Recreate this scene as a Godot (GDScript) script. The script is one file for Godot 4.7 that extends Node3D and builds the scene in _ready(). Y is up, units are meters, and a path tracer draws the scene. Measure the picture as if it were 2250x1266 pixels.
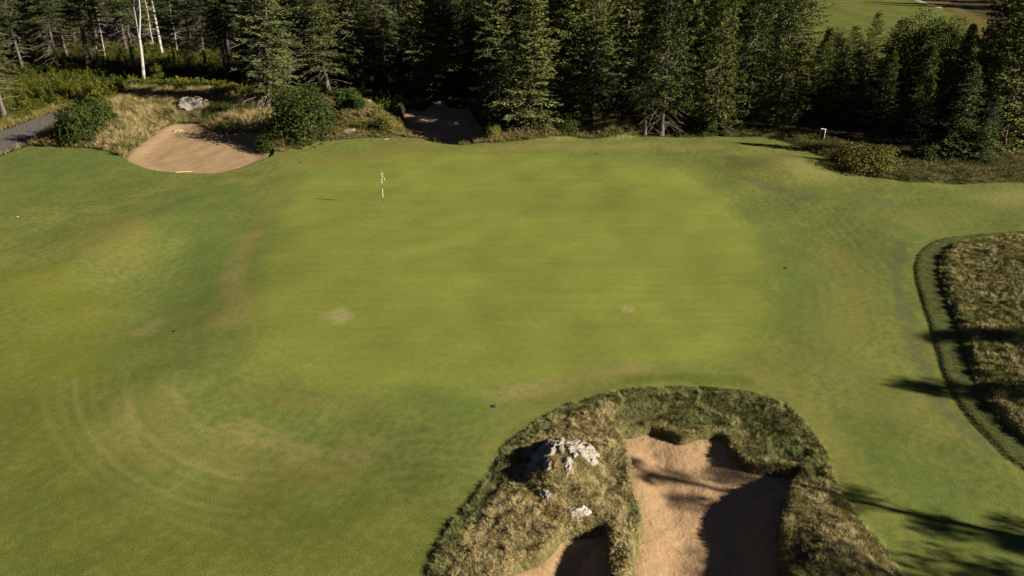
extends Node3D
# A golf green seen from a low drone: putting green, grass bunkers, rough mounds and a spruce wood behind.

const CAM_H := 15.6
const PITCH := 25.0
const FOCAL := 1750.0          # in pixels of a picture 2250 wide
const SUN_AZ := 19.5           # degrees from +x towards +z
const SUN_EL := 24.5
const X0 := -51.2
const Z0 := -90.0
const GW := 2048
const GH := 1536
const CELL := 0.05

var hgt := PackedFloat32Array()
var cr := PackedFloat32Array()
var cg := PackedFloat32Array()
var cb := PackedFloat32Array()
var rng := RandomNumberGenerator.new()
var taken := {}
var n_low := FastNoiseLite.new()
var n_mid := FastNoiseLite.new()
var n_fine := FastNoiseLite.new()
var n_ridge := FastNoiseLite.new()

# ---------------------------------------------------------------- small helpers
class Feat:
	var poly := PackedVector2Array()
	var x0 := 0.0
	var z0 := 0.0
	var step := 0.1
	var w := 0
	var h := 0
	var d := PackedFloat32Array()
	func _init(p: PackedVector2Array, st: float, margin: float) -> void:
		poly = p
		step = st
		var lo := p[0]
		var hi := p[0]
		for q in p:
			lo = Vector2(minf(lo.x, q.x), minf(lo.y, q.y))
			hi = Vector2(maxf(hi.x, q.x), maxf(hi.y, q.y))
		x0 = lo.x - margin
		z0 = lo.y - margin
		w = int((hi.x - lo.x + 2.0 * margin) / st) + 2
		h = int((hi.y - lo.y + 2.0 * margin) / st) + 2
		d.resize(w * h)
		var n := p.size()
		for j in h:
			var pz := z0 + j * st
			for i in w:
				var px := x0 + i * st
				var best := 1e9
				var inside := false
				var ax := p[n - 1].x
				var az := p[n - 1].y
				for k in n:
					var bx := p[k].x
					var bz := p[k].y
					var ex := bx - ax
					var ez := bz - az
					var wx := px - ax
					var wz := pz - az
					var t := clampf((wx * ex + wz * ez) / (ex * ex + ez * ez + 1e-9), 0.0, 1.0)
					var dx := wx - ex * t
					var dz := wz - ez * t
					var dd := dx * dx + dz * dz
					if dd < best: best = dd
					if (az > pz) != (bz > pz) and px < ex * (pz - az) / ez + ax: inside = not inside
					ax = bx
					az = bz
				d[j * w + i] = -sqrt(best) if inside else sqrt(best)
	func sd(x: float, z: float) -> float:
		var fx := (x - x0) / step
		var fz := (z - z0) / step
		if fx < 0.0 or fz < 0.0 or fx >= w - 1.001 or fz >= h - 1.001: return 99.0
		var i := int(fx)
		var j := int(fz)
		fx -= i
		fz -= j
		var o := j * w + i
		return lerpf(lerpf(d[o], d[o + 1], fx), lerpf(d[o + w], d[o + w + 1], fx), fz)

class Buf:
	var v := PackedVector3Array()
	var n := PackedVector3Array()
	var c := PackedColorArray()
	var ix := PackedInt32Array()
	func kite(p: Vector3, dir: Vector3, nor: Vector3, l: float, wd: float, col: Color) -> void:
		var s := dir.cross(nor)
		if s.length_squared() < 1e-5: s = dir.cross(Vector3(0.3, 0.9, 0.1))
		s = s.normalized() * (wd * 0.5)
		var m := p + dir * (l * 0.45)
		var nn := s.cross(dir).normalized()
		var o := v.size()
		v.append(p); v.append(m + s); v.append(p + dir * l); v.append(m - s)
		n.append(nn); n.append(nn); n.append(nn); n.append(nn)
		c.append(col); c.append(col); c.append(col); c.append(col)
		ix.append(o); ix.append(o + 2); ix.append(o + 1); ix.append(o); ix.append(o + 3); ix.append(o + 2)
	func tube(pts: PackedVector3Array, rad: PackedFloat32Array, sides: int, col: Color, col2: Color) -> void:
		var o := v.size()
		var np := pts.size()
		for k in np:
			var t := (pts[mini(k + 1, np - 1)] - pts[maxi(k - 1, 0)]).normalized()
			var a := t.cross(Vector3(0.31, 0.2, 0.93)).normalized()
			var b := t.cross(a).normalized()
			var cc := col.lerp(col2, float(k) / (np - 1))
			for s in sides:
				var an := TAU * s / sides
				var q := a * cos(an) + b * sin(an)
				v.append(pts[k] + q * rad[k]); n.append(q); c.append(cc)
		for k in np - 1:
			for s in sides:
				var s2 := (s + 1) % sides
				var i0 := o + k * sides + s
				var i1 := o + k * sides + s2
				ix.append(i0); ix.append(i0 + sides); ix.append(i1)
				ix.append(i1); ix.append(i0 + sides); ix.append(i1 + sides)
	func blade(p: Vector3, dir: Vector3, bend: Vector3, l: float, wd: float, col: Color) -> void:
		var s := dir.cross(bend + Vector3(0.01, 0.0, 0.02)).normalized() * (wd * 0.5)
		var m := p + dir * (l * 0.5) + bend * (l * 0.12)
		var e := p + dir * (l * 0.85) + bend * (l * 0.5)
		var n1 := s.cross(dir).normalized()
		var n2 := s.cross(e - m).normalized()
		var o := v.size()
		v.append(p - s); v.append(p + s); v.append(m + s * 0.8); v.append(m - s * 0.8); v.append(e)
		n.append(n1); n.append(n1); n.append((n1 + n2).normalized()); n.append((n1 + n2).normalized()); n.append(n2)
		for k in 5: c.append(col)
		for k in [0, 2, 1, 0, 3, 2, 3, 4, 2]: ix.append(o + k)
	func mesh(m: Material) -> ArrayMesh:
		var a := []
		a.resize(Mesh.ARRAY_MAX)
		a[Mesh.ARRAY_VERTEX] = v
		a[Mesh.ARRAY_NORMAL] = n
		a[Mesh.ARRAY_COLOR] = c
		a[Mesh.ARRAY_INDEX] = ix
		var r := ArrayMesh.new()
		r.add_surface_from_arrays(Mesh.PRIMITIVE_TRIANGLES, a)
		r.surface_set_material(0, m)
		return r

func ray(px: float, py: float) -> Vector3:
	var p := deg_to_rad(PITCH)
	var u := (px - 1125.0) / FOCAL
	var w := (633.0 - py) / FOCAL
	return Vector3(u, -sin(p) + w * cos(p), -cos(p) - w * sin(p))
func P(px: float, py: float, h := 0.0) -> Vector3:      # where the line of sight meets the level h
	var d := ray(px, py)
	return Vector3(0, CAM_H, 0) + d * ((h - CAM_H) / d.y)
func top_h(py: float, at: Vector3) -> float:             # the height at which a thing standing at a place reaches the line of sight
	var d := ray(1125.0, py)
	return CAM_H + d.y / -d.z * -at.z
func ground_at(px: float, py: float) -> Vector3:
	var q := P(px, py)
	for k in 6: q = P(px, py, H(q.x, q.z))
	return Vector3(q.x, H(q.x, q.z), q.z)
func outline(pts: Array, h := 0.0, smooth := 3) -> PackedVector2Array:
	var g := PackedVector2Array()
	for k in pts.size() / 2:
		var q := P(pts[k * 2], pts[k * 2 + 1], h)
		g.append(Vector2(q.x, q.z))
	if smooth < 2: return g
	var r := PackedVector2Array()
	var n := g.size()
	for k in n:
		for s in smooth:
			r.append(g[k].cubic_interpolate(g[(k + 1) % n], g[(k + n - 1) % n], g[(k + 2) % n], float(s) / smooth))
	return r
func H(x: float, z: float) -> float:
	var fx := clampf((x - X0) / CELL - 0.5, 0.0, GW - 1.001)
	var fz := clampf((z - Z0) / CELL - 0.5, 0.0, GH - 1.001)
	var i := int(fx)
	var j := int(fz)
	fx -= i
	fz -= j
	var o := j * GW + i
	return lerpf(lerpf(hgt[o], hgt[o + 1], fx), lerpf(hgt[o + GW], hgt[o + GW + 1], fx), fz)
func lit(r: float, g: float, b: float) -> Color:         # base colour of flat ground that shows this sRGB in the sun
	var c := Color(r / 255.0, g / 255.0, b / 255.0).srgb_to_linear()
	return Color(c.r / 1.12, c.g / 1.08, c.b / 0.96)
func rnd(a: float, b: float) -> float: return rng.randf_range(a, b)
func sm(a: float, b: float, x: float) -> float: return smoothstep(a, b, x)
func numbered(called: String) -> String:
	var k: int = taken.get(called, 0)
	taken[called] = k + 1
	return called if k == 0 else "%s_%03d" % [called, k]
func tag(o: Node, label: String, category: String, group := "", kind := "") -> void:
	if label: o.set_meta("label", label)
	if category: o.set_meta("category", category)
	if group: o.set_meta("group", group)
	if kind: o.set_meta("kind", kind)
func part(called: String, m: Mesh, parent: Node, mat: Material = null) -> MeshInstance3D:
	var o := MeshInstance3D.new()
	o.mesh = m
	if mat: o.material_override = mat
	o.name = called if parent != self else numbered(called)
	parent.add_child(o, true)
	return o
func thing(called: String, at: Vector3, label: String, category: String, group := "") -> Node3D:
	var o := Node3D.new()
	o.name = numbered(called)
	add_child(o, true)
	o.position = at
	tag(o, label, category, group)
	return o
func plain(c: Color, rough := 0.85, vc := false, spec := 0.3) -> StandardMaterial3D:
	var m := StandardMaterial3D.new()
	m.albedo_color = c.linear_to_srgb()
	m.roughness = rough
	m.metallic_specular = spec
	m.vertex_color_use_as_albedo = vc
	return m
func noise_tex(freq: float, oct: int, lo: Color, hi: Color, size := 512, sd := 1, kind := FastNoiseLite.TYPE_SIMPLEX_SMOOTH) -> NoiseTexture2D:
	var t := NoiseTexture2D.new()
	var n := FastNoiseLite.new()
	n.noise_type = kind
	n.frequency = freq
	n.fractal_octaves = oct
	n.fractal_gain = 0.65
	n.seed = sd
	t.noise = n
	t.width = size
	t.height = size
	t.seamless = true
	var g := Gradient.new()
	g.offsets = PackedFloat32Array([0.0, 1.0])
	g.colors = PackedColorArray([lo, hi])
	t.color_ramp = g
	return t

# ---------------------------------------------------------------- painting the turf's colour raster
func mixc(o: int, c: Color, k: float) -> void:
	cr[o] = lerpf(cr[o], c.r, k)
	cg[o] = lerpf(cg[o], c.g, k)
	cb[o] = lerpf(cb[o], c.b, k)
func stroke(pts: Array, width: float, c: Color, k: float, rag := 0.6) -> void:   # a streak of differently coloured grass along a line of picture points
	var g := outline(pts, 0.0, 1)
	var lo := g[0]
	var hi := g[0]
	for q in g:
		lo = Vector2(minf(lo.x, q.x), minf(lo.y, q.y))
		hi = Vector2(maxf(hi.x, q.x), maxf(hi.y, q.y))
	var m := width * 1.2
	var i0 := maxi(0, int((lo.x - m - X0) / CELL)); var i1 := mini(GW - 1, int((hi.x + m - X0) / CELL))
	var j0 := maxi(0, int((lo.y - m - Z0) / CELL)); var j1 := mini(GH - 1, int((hi.y + m - Z0) / CELL))
	for j in range(j0, j1 + 1):
		for i in range(i0, i1 + 1):
			var p := Vector2(X0 + (i + 0.5) * CELL, Z0 + (j + 0.5) * CELL)
			var best := 1e9
			if g.size() == 1: best = p.distance_to(g[0])
			for s in g.size() - 1:
				best = minf(best, p.distance_to(Geometry2D.get_closest_point_to_segment(p, g[s], g[s + 1])))
			best += rag * width * 0.5 * n_mid.get_noise_2d(p.x, p.y)
			if best < width:
				var f := 1.0 - best / width
				f = f * f * (3.0 - 2.0 * f) * clampf(0.85 + rag * 1.1 * n_fine.get_noise_2d(p.x * 0.8, p.y), 0.2, 1.0)
				mixc(j * GW + i, c, k * f)

func grass_tone(base: Color, v: float) -> Color:
	return Color(base.r * (1.0 + v), base.g * (1.0 + v * 0.85), base.b * (1.0 + v * 0.7))

# ---------------------------------------------------------------- tree and plant prototypes (each a set of shared meshes)
var m_bark: StandardMaterial3D
var m_leaf: StandardMaterial3D
var m_needle: StandardMaterial3D
var m_grass: StandardMaterial3D
var proto := {}

func vary(c: Color, a: float) -> Color:
	var k := 1.0 + rnd(-a, a)
	return Color(c.r * k * (1.0 + rnd(-a, a) * 0.35), c.g * k, c.b * k * (1.0 + rnd(-a, a) * 0.4))

func make_spruce(key: String, hh: float, rmax: float, crown_from: float, dead_from: float, col: Color, sparse: float, tufty: bool, sd: int, n_dead: int) -> void:
	rng.seed = sd
	var tr := Buf.new()
	var cw := Buf.new()
	var bb := Buf.new()
	var bark := Color(0.12, 0.102, 0.088)
	var pts := PackedVector3Array()
	var rad := PackedFloat32Array()
	var bx := rnd(-0.25, 0.25)
	var bz := rnd(-0.25, 0.25)
	for k in 11:
		var t := k / 10.0
		pts.append(Vector3(bx * sin(t * 2.6), hh * t * 0.985, bz * sin(t * 3.1)))
		rad.append(lerpf(hh * 0.0155, 0.012, pow(t, 0.8)) * (1.5 if k == 0 else 1.0))
	tr.tube(pts, rad, 8, bark, bark * 1.05)
	var axis := func(y: float) -> Vector3:
		var t: float = y / hh
		return Vector3(bx * sin(t * 2.6), y, bz * sin(t * 3.1))
	var y := hh * crown_from
	while y < hh * 0.975:
		var t := (y - hh * crown_from) / (hh * (1.0 - crown_from))
		var prof := pow(1.0 - t, 0.85) * (0.72 + 0.28 * sm(0.0, 0.18, t)) + 0.03
		var nb := int(rnd(4.5, 7.5))
		var a0 := rnd(0.0, TAU)
		for b in nb:
			if rng.randf() < sparse: continue
			var az := a0 + TAU * b / nb + rnd(-0.35, 0.35)
			var dh := Vector3(cos(az), 0, sin(az))
			var perp := Vector3(-dh.z, 0, dh.x)
			var L := rmax * prof * rnd(0.62, 1.15) * (1.0 + 0.22 * sin(az * 2.0 + y * 0.9 + sd))
			var pitch := lerpf(-0.22, 0.62, pow(t, 1.3)) + rnd(-0.14, 0.14)
			var bc := vary(col, 0.22)
			var org: Vector3 = axis.call(y + rnd(-0.1, 0.1))
			var s0 := 0.38 if tufty else 0.2
			var ns := maxi(3, int(L * (1.0 - s0) / 0.13))
			var stem := PackedVector3Array()
			var sr := PackedFloat32Array()
			for k in 4:
				var s := k / 3.0
				stem.append(org + dh * (s * L * cos(pitch)) + Vector3.UP * (s * L * sin(pitch) - 0.16 * L * s * (1.0 - s) * 1.6))
				sr.append(lerpf(0.022, 0.006, s) * (0.6 + L * 0.3))
			bb.tube(stem, sr, 3, bark * 0.9, bark * 0.8)
			for k in ns + 1:
				var s := s0 + (1.0 - s0) * k / ns
				var q := org + dh * (s * L * cos(pitch)) + Vector3.UP * (s * L * sin(pitch) - 0.16 * L * s * (1.0 - s) * 1.6)
				if tufty:
					var nt := 15 if L > 0.8 else 9
					var off := perp * (rnd(-0.5, 0.5) * (0.25 + 0.7 * (1.0 - s)) * L * 0.75) + Vector3.UP * rnd(-0.05, 0.16)
					for m in nt:
						var dd := (dh * rnd(-0.3, 1.0) + perp * rnd(-1.0, 1.0) + Vector3.UP * rnd(-0.35, 1.0)).normalized()
						var nn := Vector3(rnd(-1, 1), rnd(-0.2, 1.2), rnd(-1, 1)).normalized()
						cw.kite(q + off + dd * 0.04, dd, nn, rnd(0.13, 0.26), rnd(0.06, 0.1), vary(bc, 0.25))
				else:
					for side: float in [-1.0, 1.0]:
						var sdir := (dh * rnd(0.45, 0.85) + perp * (side * rnd(0.6, 1.0)) + Vector3.UP * rnd(-0.32, 0.16)).normalized()
						var l := (0.16 + 0.42 * (1.0 - s) * minf(L, 2.2)) * rnd(0.7, 1.2)
						var nk := maxi(2, int(l / 0.085))
						for m in nk:
							var qq := q + sdir * (l * (m + 0.3) / nk) + Vector3.UP * rnd(-0.07, 0.05)
							var turn := rnd(-0.75, 0.75)
							var dd := (sdir * cos(turn) + sdir.cross(Vector3.UP) * sin(turn) + Vector3.UP * rnd(-0.22, 0.3)).normalized()
							var nn := Vector3(rnd(-0.75, 0.75), 1.0, rnd(-0.75, 0.75)).normalized()
							cw.kite(qq, dd, nn, rnd(0.16, 0.29), rnd(0.075, 0.13), vary(bc, 0.22))
			for m in 4:
				var e := org + dh * (L * cos(pitch)) + Vector3.UP * (L * sin(pitch))
				cw.kite(e, (dh + perp * rnd(-0.6, 0.6) + Vector3.UP * rnd(-0.1, 0.55)).normalized(), Vector3(rnd(-0.6, 0.6), 1, rnd(-0.6, 0.6)).normalized(), rnd(0.15, 0.28), 0.08, vary(bc, 0.2) * 1.1)
		y += rnd(0.26, 0.42) * lerpf(1.0, 0.55, t)
	for m in 14:
		cw.kite(Vector3(0, hh * 0.96 + rnd(-0.3, 0.1), 0) + axis.call(hh) * Vector3(1, 0, 1), Vector3(rnd(-0.5, 0.5), 1, rnd(-0.5, 0.5)).normalized(), Vector3(rnd(-1, 1), 0.2, rnd(-1, 1)).normalized(), rnd(0.2, 0.4), 0.07, vary(col, 0.2))
	# bare grey dead twigs on the lower stem, some still reaching out through the needles
	for m in n_dead:
		var yy := hh * rnd(dead_from, lerpf(crown_from, 1.0, 0.4))
		var az := rnd(0, TAU)
		var L := rnd(0.5, 1.0) * rmax * 0.85
		var dh := Vector3(cos(az), 0, sin(az))
		var pp := PackedVector3Array()
		var rr := PackedFloat32Array()
		var o: Vector3 = axis.call(yy)
		var dr := rnd(-0.3, 0.25)
		var cv := rnd(-0.9, 0.9)
		for k in 5:
			var s := k / 4.0
			pp.append(o + dh.rotated(Vector3.UP, cv * s) * (s * L) + Vector3.UP * (dr * s * L - 0.25 * L * s * s))
			rr.append(lerpf(0.022, 0.009, s))
		var gc := vary(Color(0.2, 0.18, 0.15), 0.4)
		bb.tube(pp, rr, 3, gc, gc)
		for k in 3:
			var q: Vector3 = pp[2 + k % 3].lerp(pp[mini(4, 3 + k % 3)], rng.randf())
			var d2 := (dh.rotated(Vector3.UP, rnd(-1.2, 1.2)) + Vector3.UP * rnd(-0.6, 0.3)).normalized()
			bb.tube(PackedVector3Array([q, q + d2 * rnd(0.2, 0.5)]), PackedFloat32Array([0.012, 0.007]), 3, gc, gc)
	proto[key] = {"trunk": tr.mesh(m_bark), "crown": cw.mesh(m_needle), "branch": bb.mesh(m_bark), "h": hh}

func leaf_clump(bf: Buf, at: Vector3, r: Vector3, n: int, size: float, col: Color, out_from: Vector3) -> void:
	for k in n:
		var d := Vector3(rnd(-1, 1), rnd(-1, 1), rnd(-1, 1)).normalized() * pow(rng.randf(), 0.4)
		var p := at + d * r
		var o := (p - out_from).normalized()
		var nn := (o * 0.8 + Vector3(rnd(-1, 1), rnd(-0.4, 1.2), rnd(-1, 1))).normalized()
		var dd := nn.cross(Vector3(rnd(-1, 1), rnd(-1, 1), rnd(-1, 1))).normalized()
		bf.kite(p, dd, nn, size * rnd(0.7, 1.3), size * rnd(0.5, 0.8), vary(col, 0.25))

func make_broadleaf(key: String, hh: float, crown_from: float, rx: float, clumps: int, leaves: int, leaf: float, col: Color, bark: Color, sd: int, clump_r := 0.75) -> void:
	rng.seed = sd
	var tr := Buf.new()
	var cw := Buf.new()
	var bb := Buf.new()
	var bx := rnd(-0.4, 0.4)
	var pts := PackedVector3Array()
	var rad := PackedFloat32Array()
	for k in 9:
		var t := k / 8.0
		pts.append(Vector3(bx * sin(t * 3.0), hh * 0.92 * t, 0.25 * sin(t * 4.0 + sd)))
		rad.append(lerpf(hh * 0.014, 0.015, t))
	tr.tube(pts, rad, 7, bark, bark)
	var cy := hh * (1.0 + crown_from) * 0.5
	var ry := hh * (1.0 - crown_from) * 0.5
	for k in clumps:
		var d := Vector3(rnd(-1, 1), rnd(-1, 1), rnd(-1, 1)).normalized() * pow(rng.randf(), 0.38)
		var at := Vector3(d.x * rx, cy + d.y * (ry - 0.4), d.z * rx) * Vector3(1.0 - 0.25 * d.y, 1, 1.0 - 0.25 * d.y)
		var s := clampf((at.y / (hh * 0.92)) * 0.75, 0.1, 0.95)
		var i := int(s * 8.0)
		var from: Vector3 = pts[i].lerp(pts[mini(8, i + 1)], s * 8.0 - i)
		bb.tube(PackedVector3Array([from, from.lerp(at, 0.55) + Vector3.UP * 0.1, at]), PackedFloat32Array([hh * 0.005, hh * 0.0035, 0.008]), 4, bark, bark)
		var cc := vary(col, 0.25)
		leaf_clump(cw, at, Vector3(clump_r, clump_r * 0.7, clump_r) * rnd(0.7, 1.2), leaves, leaf, cc, Vector3(0, cy - ry * 0.4, 0))
	proto[key] = {"trunk": tr.mesh(m_bark), "crown": cw.mesh(m_leaf), "branch": bb.mesh(m_bark), "h": hh}

func make_whip(key: String, sd: int) -> void:      # a thin tall leafy tree with separate clumps along its stem
	rng.seed = sd
	var tr := Buf.new()
	var cw := Buf.new()
	var bb := Buf.new()
	var bark := Color(0.15, 0.13, 0.1)
	var pts := PackedVector3Array()
	var rad := PackedFloat32Array()
	for k in 11:
		var t := k / 10.0
		pts.append(Vector3(0.1 * sin(t * 7.0), 12.0 * t, 0.22 * sin(t * 6.0)))
		rad.append(lerpf(0.22, 0.05, t))
	tr.tube(pts, rad, 7, bark, bark)
	for q in [[0.3, -1.2, 0.9], [0.34, 1.3, 0.9], [0.4, 0.9, 0.8], [0.42, -1.1, 0.8], [0.48, 0.3, 0.8], [0.5, -0.9, 0.55], [0.53, 0.8, 0.55], [0.6, -0.75, 0.42], [0.62, 0.7, 0.4], [0.68, -0.35, 0.32], [0.72, 0.75, 0.42], [0.75, -0.8, 0.42], [0.8, 0.2, 0.45], [0.86, -0.7, 0.4], [0.9, 0.55, 0.42], [0.93, -0.3, 0.4], [0.97, 0.25, 0.3], [1.0, -0.15, 0.25]]:
		var at := Vector3(rnd(-0.5, 0.5), 12.0 * q[0], q[1])
		var from: Vector3 = pts[clampi(int(q[0] * 10.0 - 0.6), 0, 10)]
		bb.tube(PackedVector3Array([from, from.lerp(at, 0.5) + Vector3.UP * 0.12, at]), PackedFloat32Array([0.045, 0.03, 0.012]), 4, bark, bark)
		leaf_clump(cw, at, Vector3(q[2] * 1.3, q[2] * 0.8, q[2]), int(400.0 * q[2]), 0.16, Color(0.06, 0.085, 0.02), Vector3(0, at.y - 1.0, 0))
	proto[key] = {"trunk": tr.mesh(m_bark), "crown": cw.mesh(m_leaf), "branch": bb.mesh(m_bark), "h": 12.0}

func make_birch(key: String, sd: int) -> void:
	rng.seed = sd
	var tr := Buf.new()
	var bb := Buf.new()
	var cw := Buf.new()
	var white := Color(0.38, 0.365, 0.35)
	var hh := 12.0
	var main := PackedVector3Array()
	var rad := PackedFloat32Array()
	for k in 13:
		var t := k / 12.0
		main.append(Vector3(0.9 * t + 0.2 * sin(t * 5.0), hh * t, 0.15 * sin(t * 4.0)))
		rad.append(lerpf(0.18, 0.05, t) * (1.25 if k == 0 else 1.0))
	tr.tube(main, rad, 9, white, white * 0.95)
	var scars := []
	for k in 9:      # dark bark scars: slightly proud rings of charcoal bark
		var y := rnd(0.3, 8.5)
		var i := int(y)
		var c: Vector3 = main[i].lerp(main[i + 1], y - i)
		var sb := Buf.new()
		sb.tube(PackedVector3Array([c - Vector3(0, 0.05, 0), c + Vector3(0, 0.05, 0)]), PackedFloat32Array([lerpf(0.186, 0.06, y / 12.0), lerpf(0.184, 0.06, y / 12.0)]), 9, white * 0.3, white * 0.5)
		scars.append(sb.mesh(m_bark))
	var fork := PackedVector3Array()
	var fr := PackedFloat32Array()
	for k in 7:
		var t := k / 6.0
		fork.append(main[5] + Vector3(0.75 * sin(t * 1.9) , 4.8 * t, 0.3 * t))
		fr.append(lerpf(0.11, 0.03, t))
	tr.tube(fork, fr, 7, white, white * 0.9)
	tr.tube(PackedVector3Array([fork[2], fork[2] + Vector3(0.35, 0.12, 0), fork[2] + Vector3(0.75, 0.3, 0.1)]), PackedFloat32Array([0.05, 0.035, 0.02]), 6, white, white)
	for k in 34:
		var y := rnd(8.6, 12.6)
		var at := Vector3(rnd(-1.2, 2.4), y, rnd(-1.5, 1.5))
		var from: Vector3 = main[int(clampf(y - 1.0, 6, 11))]
		bb.tube(PackedVector3Array([from, from.lerp(at, 0.5) + Vector3.UP * 0.2, at]), PackedFloat32Array([0.03, 0.02, 0.008]), 4, white * 0.6, white * 0.4)
		leaf_clump(cw, at, Vector3(0.6, 0.45, 0.6), 60, 0.13, Color(0.085, 0.115, 0.02), Vector3(0, 8, 0))
	proto[key] = {"trunk": tr.mesh(m_bark), "crown": cw.mesh(m_leaf), "branch": bb.mesh(m_bark), "scars": scars, "h": hh}

func make_dead(key: String, sd: int) -> void:      # a dead standing stem with bare branches only
	rng.seed = sd
	var tr := Buf.new()
	var bb := Buf.new()
	var g := Color(0.36, 0.33, 0.29)
	tr.tube(PackedVector3Array([Vector3.ZERO, Vector3(0.1, 2.5, 0), Vector3(0.05, 5, 0.1), Vector3(0.2, 8, 0)]), PackedFloat32Array([0.1, 0.08, 0.06, 0.02]), 7, g * 0.8, g)
	for k in 40:
		var y := rnd(0.8, 7.6)
		var az := rnd(0, TAU)
		var dh := Vector3(cos(az), rnd(-0.25, 0.35), sin(az))
		var L := rnd(0.5, 1.7) * (1.0 - y / 12.0)
		var o := Vector3(0.1, y, 0.03)
		bb.tube(PackedVector3Array([o, o + dh * L * 0.5, o + dh.rotated(Vector3.UP, rnd(-0.5, 0.5)) * L - Vector3.UP * L * 0.2]), PackedFloat32Array([0.03, 0.02, 0.01]), 3, vary(g, 0.2), g)
	proto[key] = {"trunk": tr.mesh(m_bark), "branch": bb.mesh(m_bark), "h": 8.0}

func plant_tree(key: String, called: String, at: Vector3, hh: float, yaw: float, label: String, group := "", wide := 1.0, lean := 0.0) -> Node3D:
	var t := thing(called, at, label, "tree", group)
	var pr: Dictionary = proto[key]
	for k in ["trunk", "branch", "crown"]:
		if pr.has(k): part(k, pr[k], t)
	for m in pr.get("scars", []): part("bark_scar", m, t)
	var s: float = hh / pr.h
	t.rotation = Vector3(0, yaw, lean)
	t.scale = Vector3(s * wide, s, s * wide)
	return t

func make_bush(key: String, r: Vector3, clumps: int, leaves: int, leaf: float, col: Color, col2: Color, sd: int, needles := false) -> void:
	rng.seed = sd
	var fo := Buf.new()
	var st := Buf.new()
	for k in clumps:
		var az := rnd(0, TAU)
		var up := rnd(0.0, 1.0)
		var rr := sqrt(1.0 - up * up * 0.75) * rnd(0.55, 0.95)
		var at := Vector3(cos(az) * rr * r.x, up * r.y * rnd(0.75, 0.98), sin(az) * rr * r.z)
		var cc := vary(col.lerp(col2, rng.randf() * rng.randf()), 0.2)
		st.tube(PackedVector3Array([Vector3(at.x * 0.1, -0.1, at.z * 0.1), at * Vector3(0.5, 0.6, 0.5), at]), PackedFloat32Array([0.03, 0.018, 0.008]), 4, Color(0.1, 0.075, 0.05), Color(0.1, 0.08, 0.05))
		var cr_ := 0.3 * (r.x + r.y) * 0.5 + 0.12
		if needles:
			for m in leaves:
				var d := (at.normalized() * 0.6 + Vector3(rnd(-1, 1), rnd(-0.3, 1), rnd(-1, 1))).normalized()
				fo.kite(at + Vector3(rnd(-1, 1), rnd(-1, 1), rnd(-1, 1)) * cr_ * 0.7, d, Vector3(rnd(-1, 1), 1, rnd(-1, 1)).normalized(), leaf * rnd(0.8, 1.4), leaf * 0.42, vary(cc, 0.2))
		else:
			leaf_clump(fo, at, Vector3(cr_, cr_ * 0.8, cr_), leaves, leaf, cc, Vector3(0, 0, 0))
	# leaves must not hang below the ground they stand on by much
	proto[key] = {"foliage": fo.mesh(m_needle if needles else m_leaf), "stem": st.mesh(m_bark)}

func plant_bush(key: String, at: Vector3, s: Vector3, yaw: float, label: String, called := "shrub", category := "shrub", group := "") -> void:
	var t := thing(called, at, label, category, group)
	part("stem", proto[key].stem, t)
	part("foliage", proto[key].foliage, t)
	t.rotation.y = yaw
	t.scale = s

func make_tuft(n: int, l0: float, l1: float, w: float, spread: float, bend: float, sd: int, tone := 0.2) -> Mesh:
	rng.seed = sd
	var b := Buf.new()
	for k in n:
		var az := rnd(0, TAU)
		var o := Vector3(cos(az), 0, sin(az))
		var d := (Vector3.UP + o * rnd(0.1, spread) + Vector3(rnd(-0.2, 0.2), 0, rnd(-0.2, 0.2))).normalized()
		var v := 1.0 + rnd(-tone, tone)
		b.blade(o * rnd(0.0, 0.05) - Vector3.UP * 0.02, d, (o + Vector3(rnd(-0.5, 0.5), -0.5, rnd(-0.5, 0.5))).normalized() * bend, rnd(l0, l1), w * rnd(0.7, 1.2), Color(v, v, v))
	return b.mesh(m_grass)

func make_herb(hh: float, leaves: int, leaf: float, head: Color, sd: int) -> Mesh:
	rng.seed = sd
	var b := Buf.new()
	for s in 5:
		var o := Vector3(rnd(-0.16, 0.16), 0, rnd(-0.16, 0.16))
		var h2 := hh * rnd(0.65, 1.05)
		var tip := o + Vector3(rnd(-0.12, 0.12), h2, rnd(-0.12, 0.12))
		b.tube(PackedVector3Array([o - Vector3.UP * 0.05, tip]), PackedFloat32Array([0.008, 0.004]), 3, Color(0.7, 0.75, 0.6), Color(0.8, 0.8, 0.6))
		for k in leaves:
			var t := rnd(0.15, 0.95)
			var az := rnd(0, TAU)
			var d := Vector3(cos(az), rnd(-0.1, 0.7), sin(az)).normalized()
			var v := 1.0 + rnd(-0.3, 0.3)
			b.kite(o.lerp(tip, t), d, Vector3(rnd(-0.5, 0.5), 1, rnd(-0.5, 0.5)).normalized(), leaf * rnd(0.7, 1.3), leaf * 0.42, Color(v, v, v))
		if head.a > 0.0:
			for k in 7:
				b.kite(tip + Vector3.UP * rnd(-0.08, 0.02), Vector3(rnd(-1, 1), rnd(0.1, 1), rnd(-1, 1)).normalized(), Vector3(rnd(-1, 1), 1, rnd(-1, 1)).normalized(), rnd(0.05, 0.1), 0.05, head)
	return b.mesh(m_grass)

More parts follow.
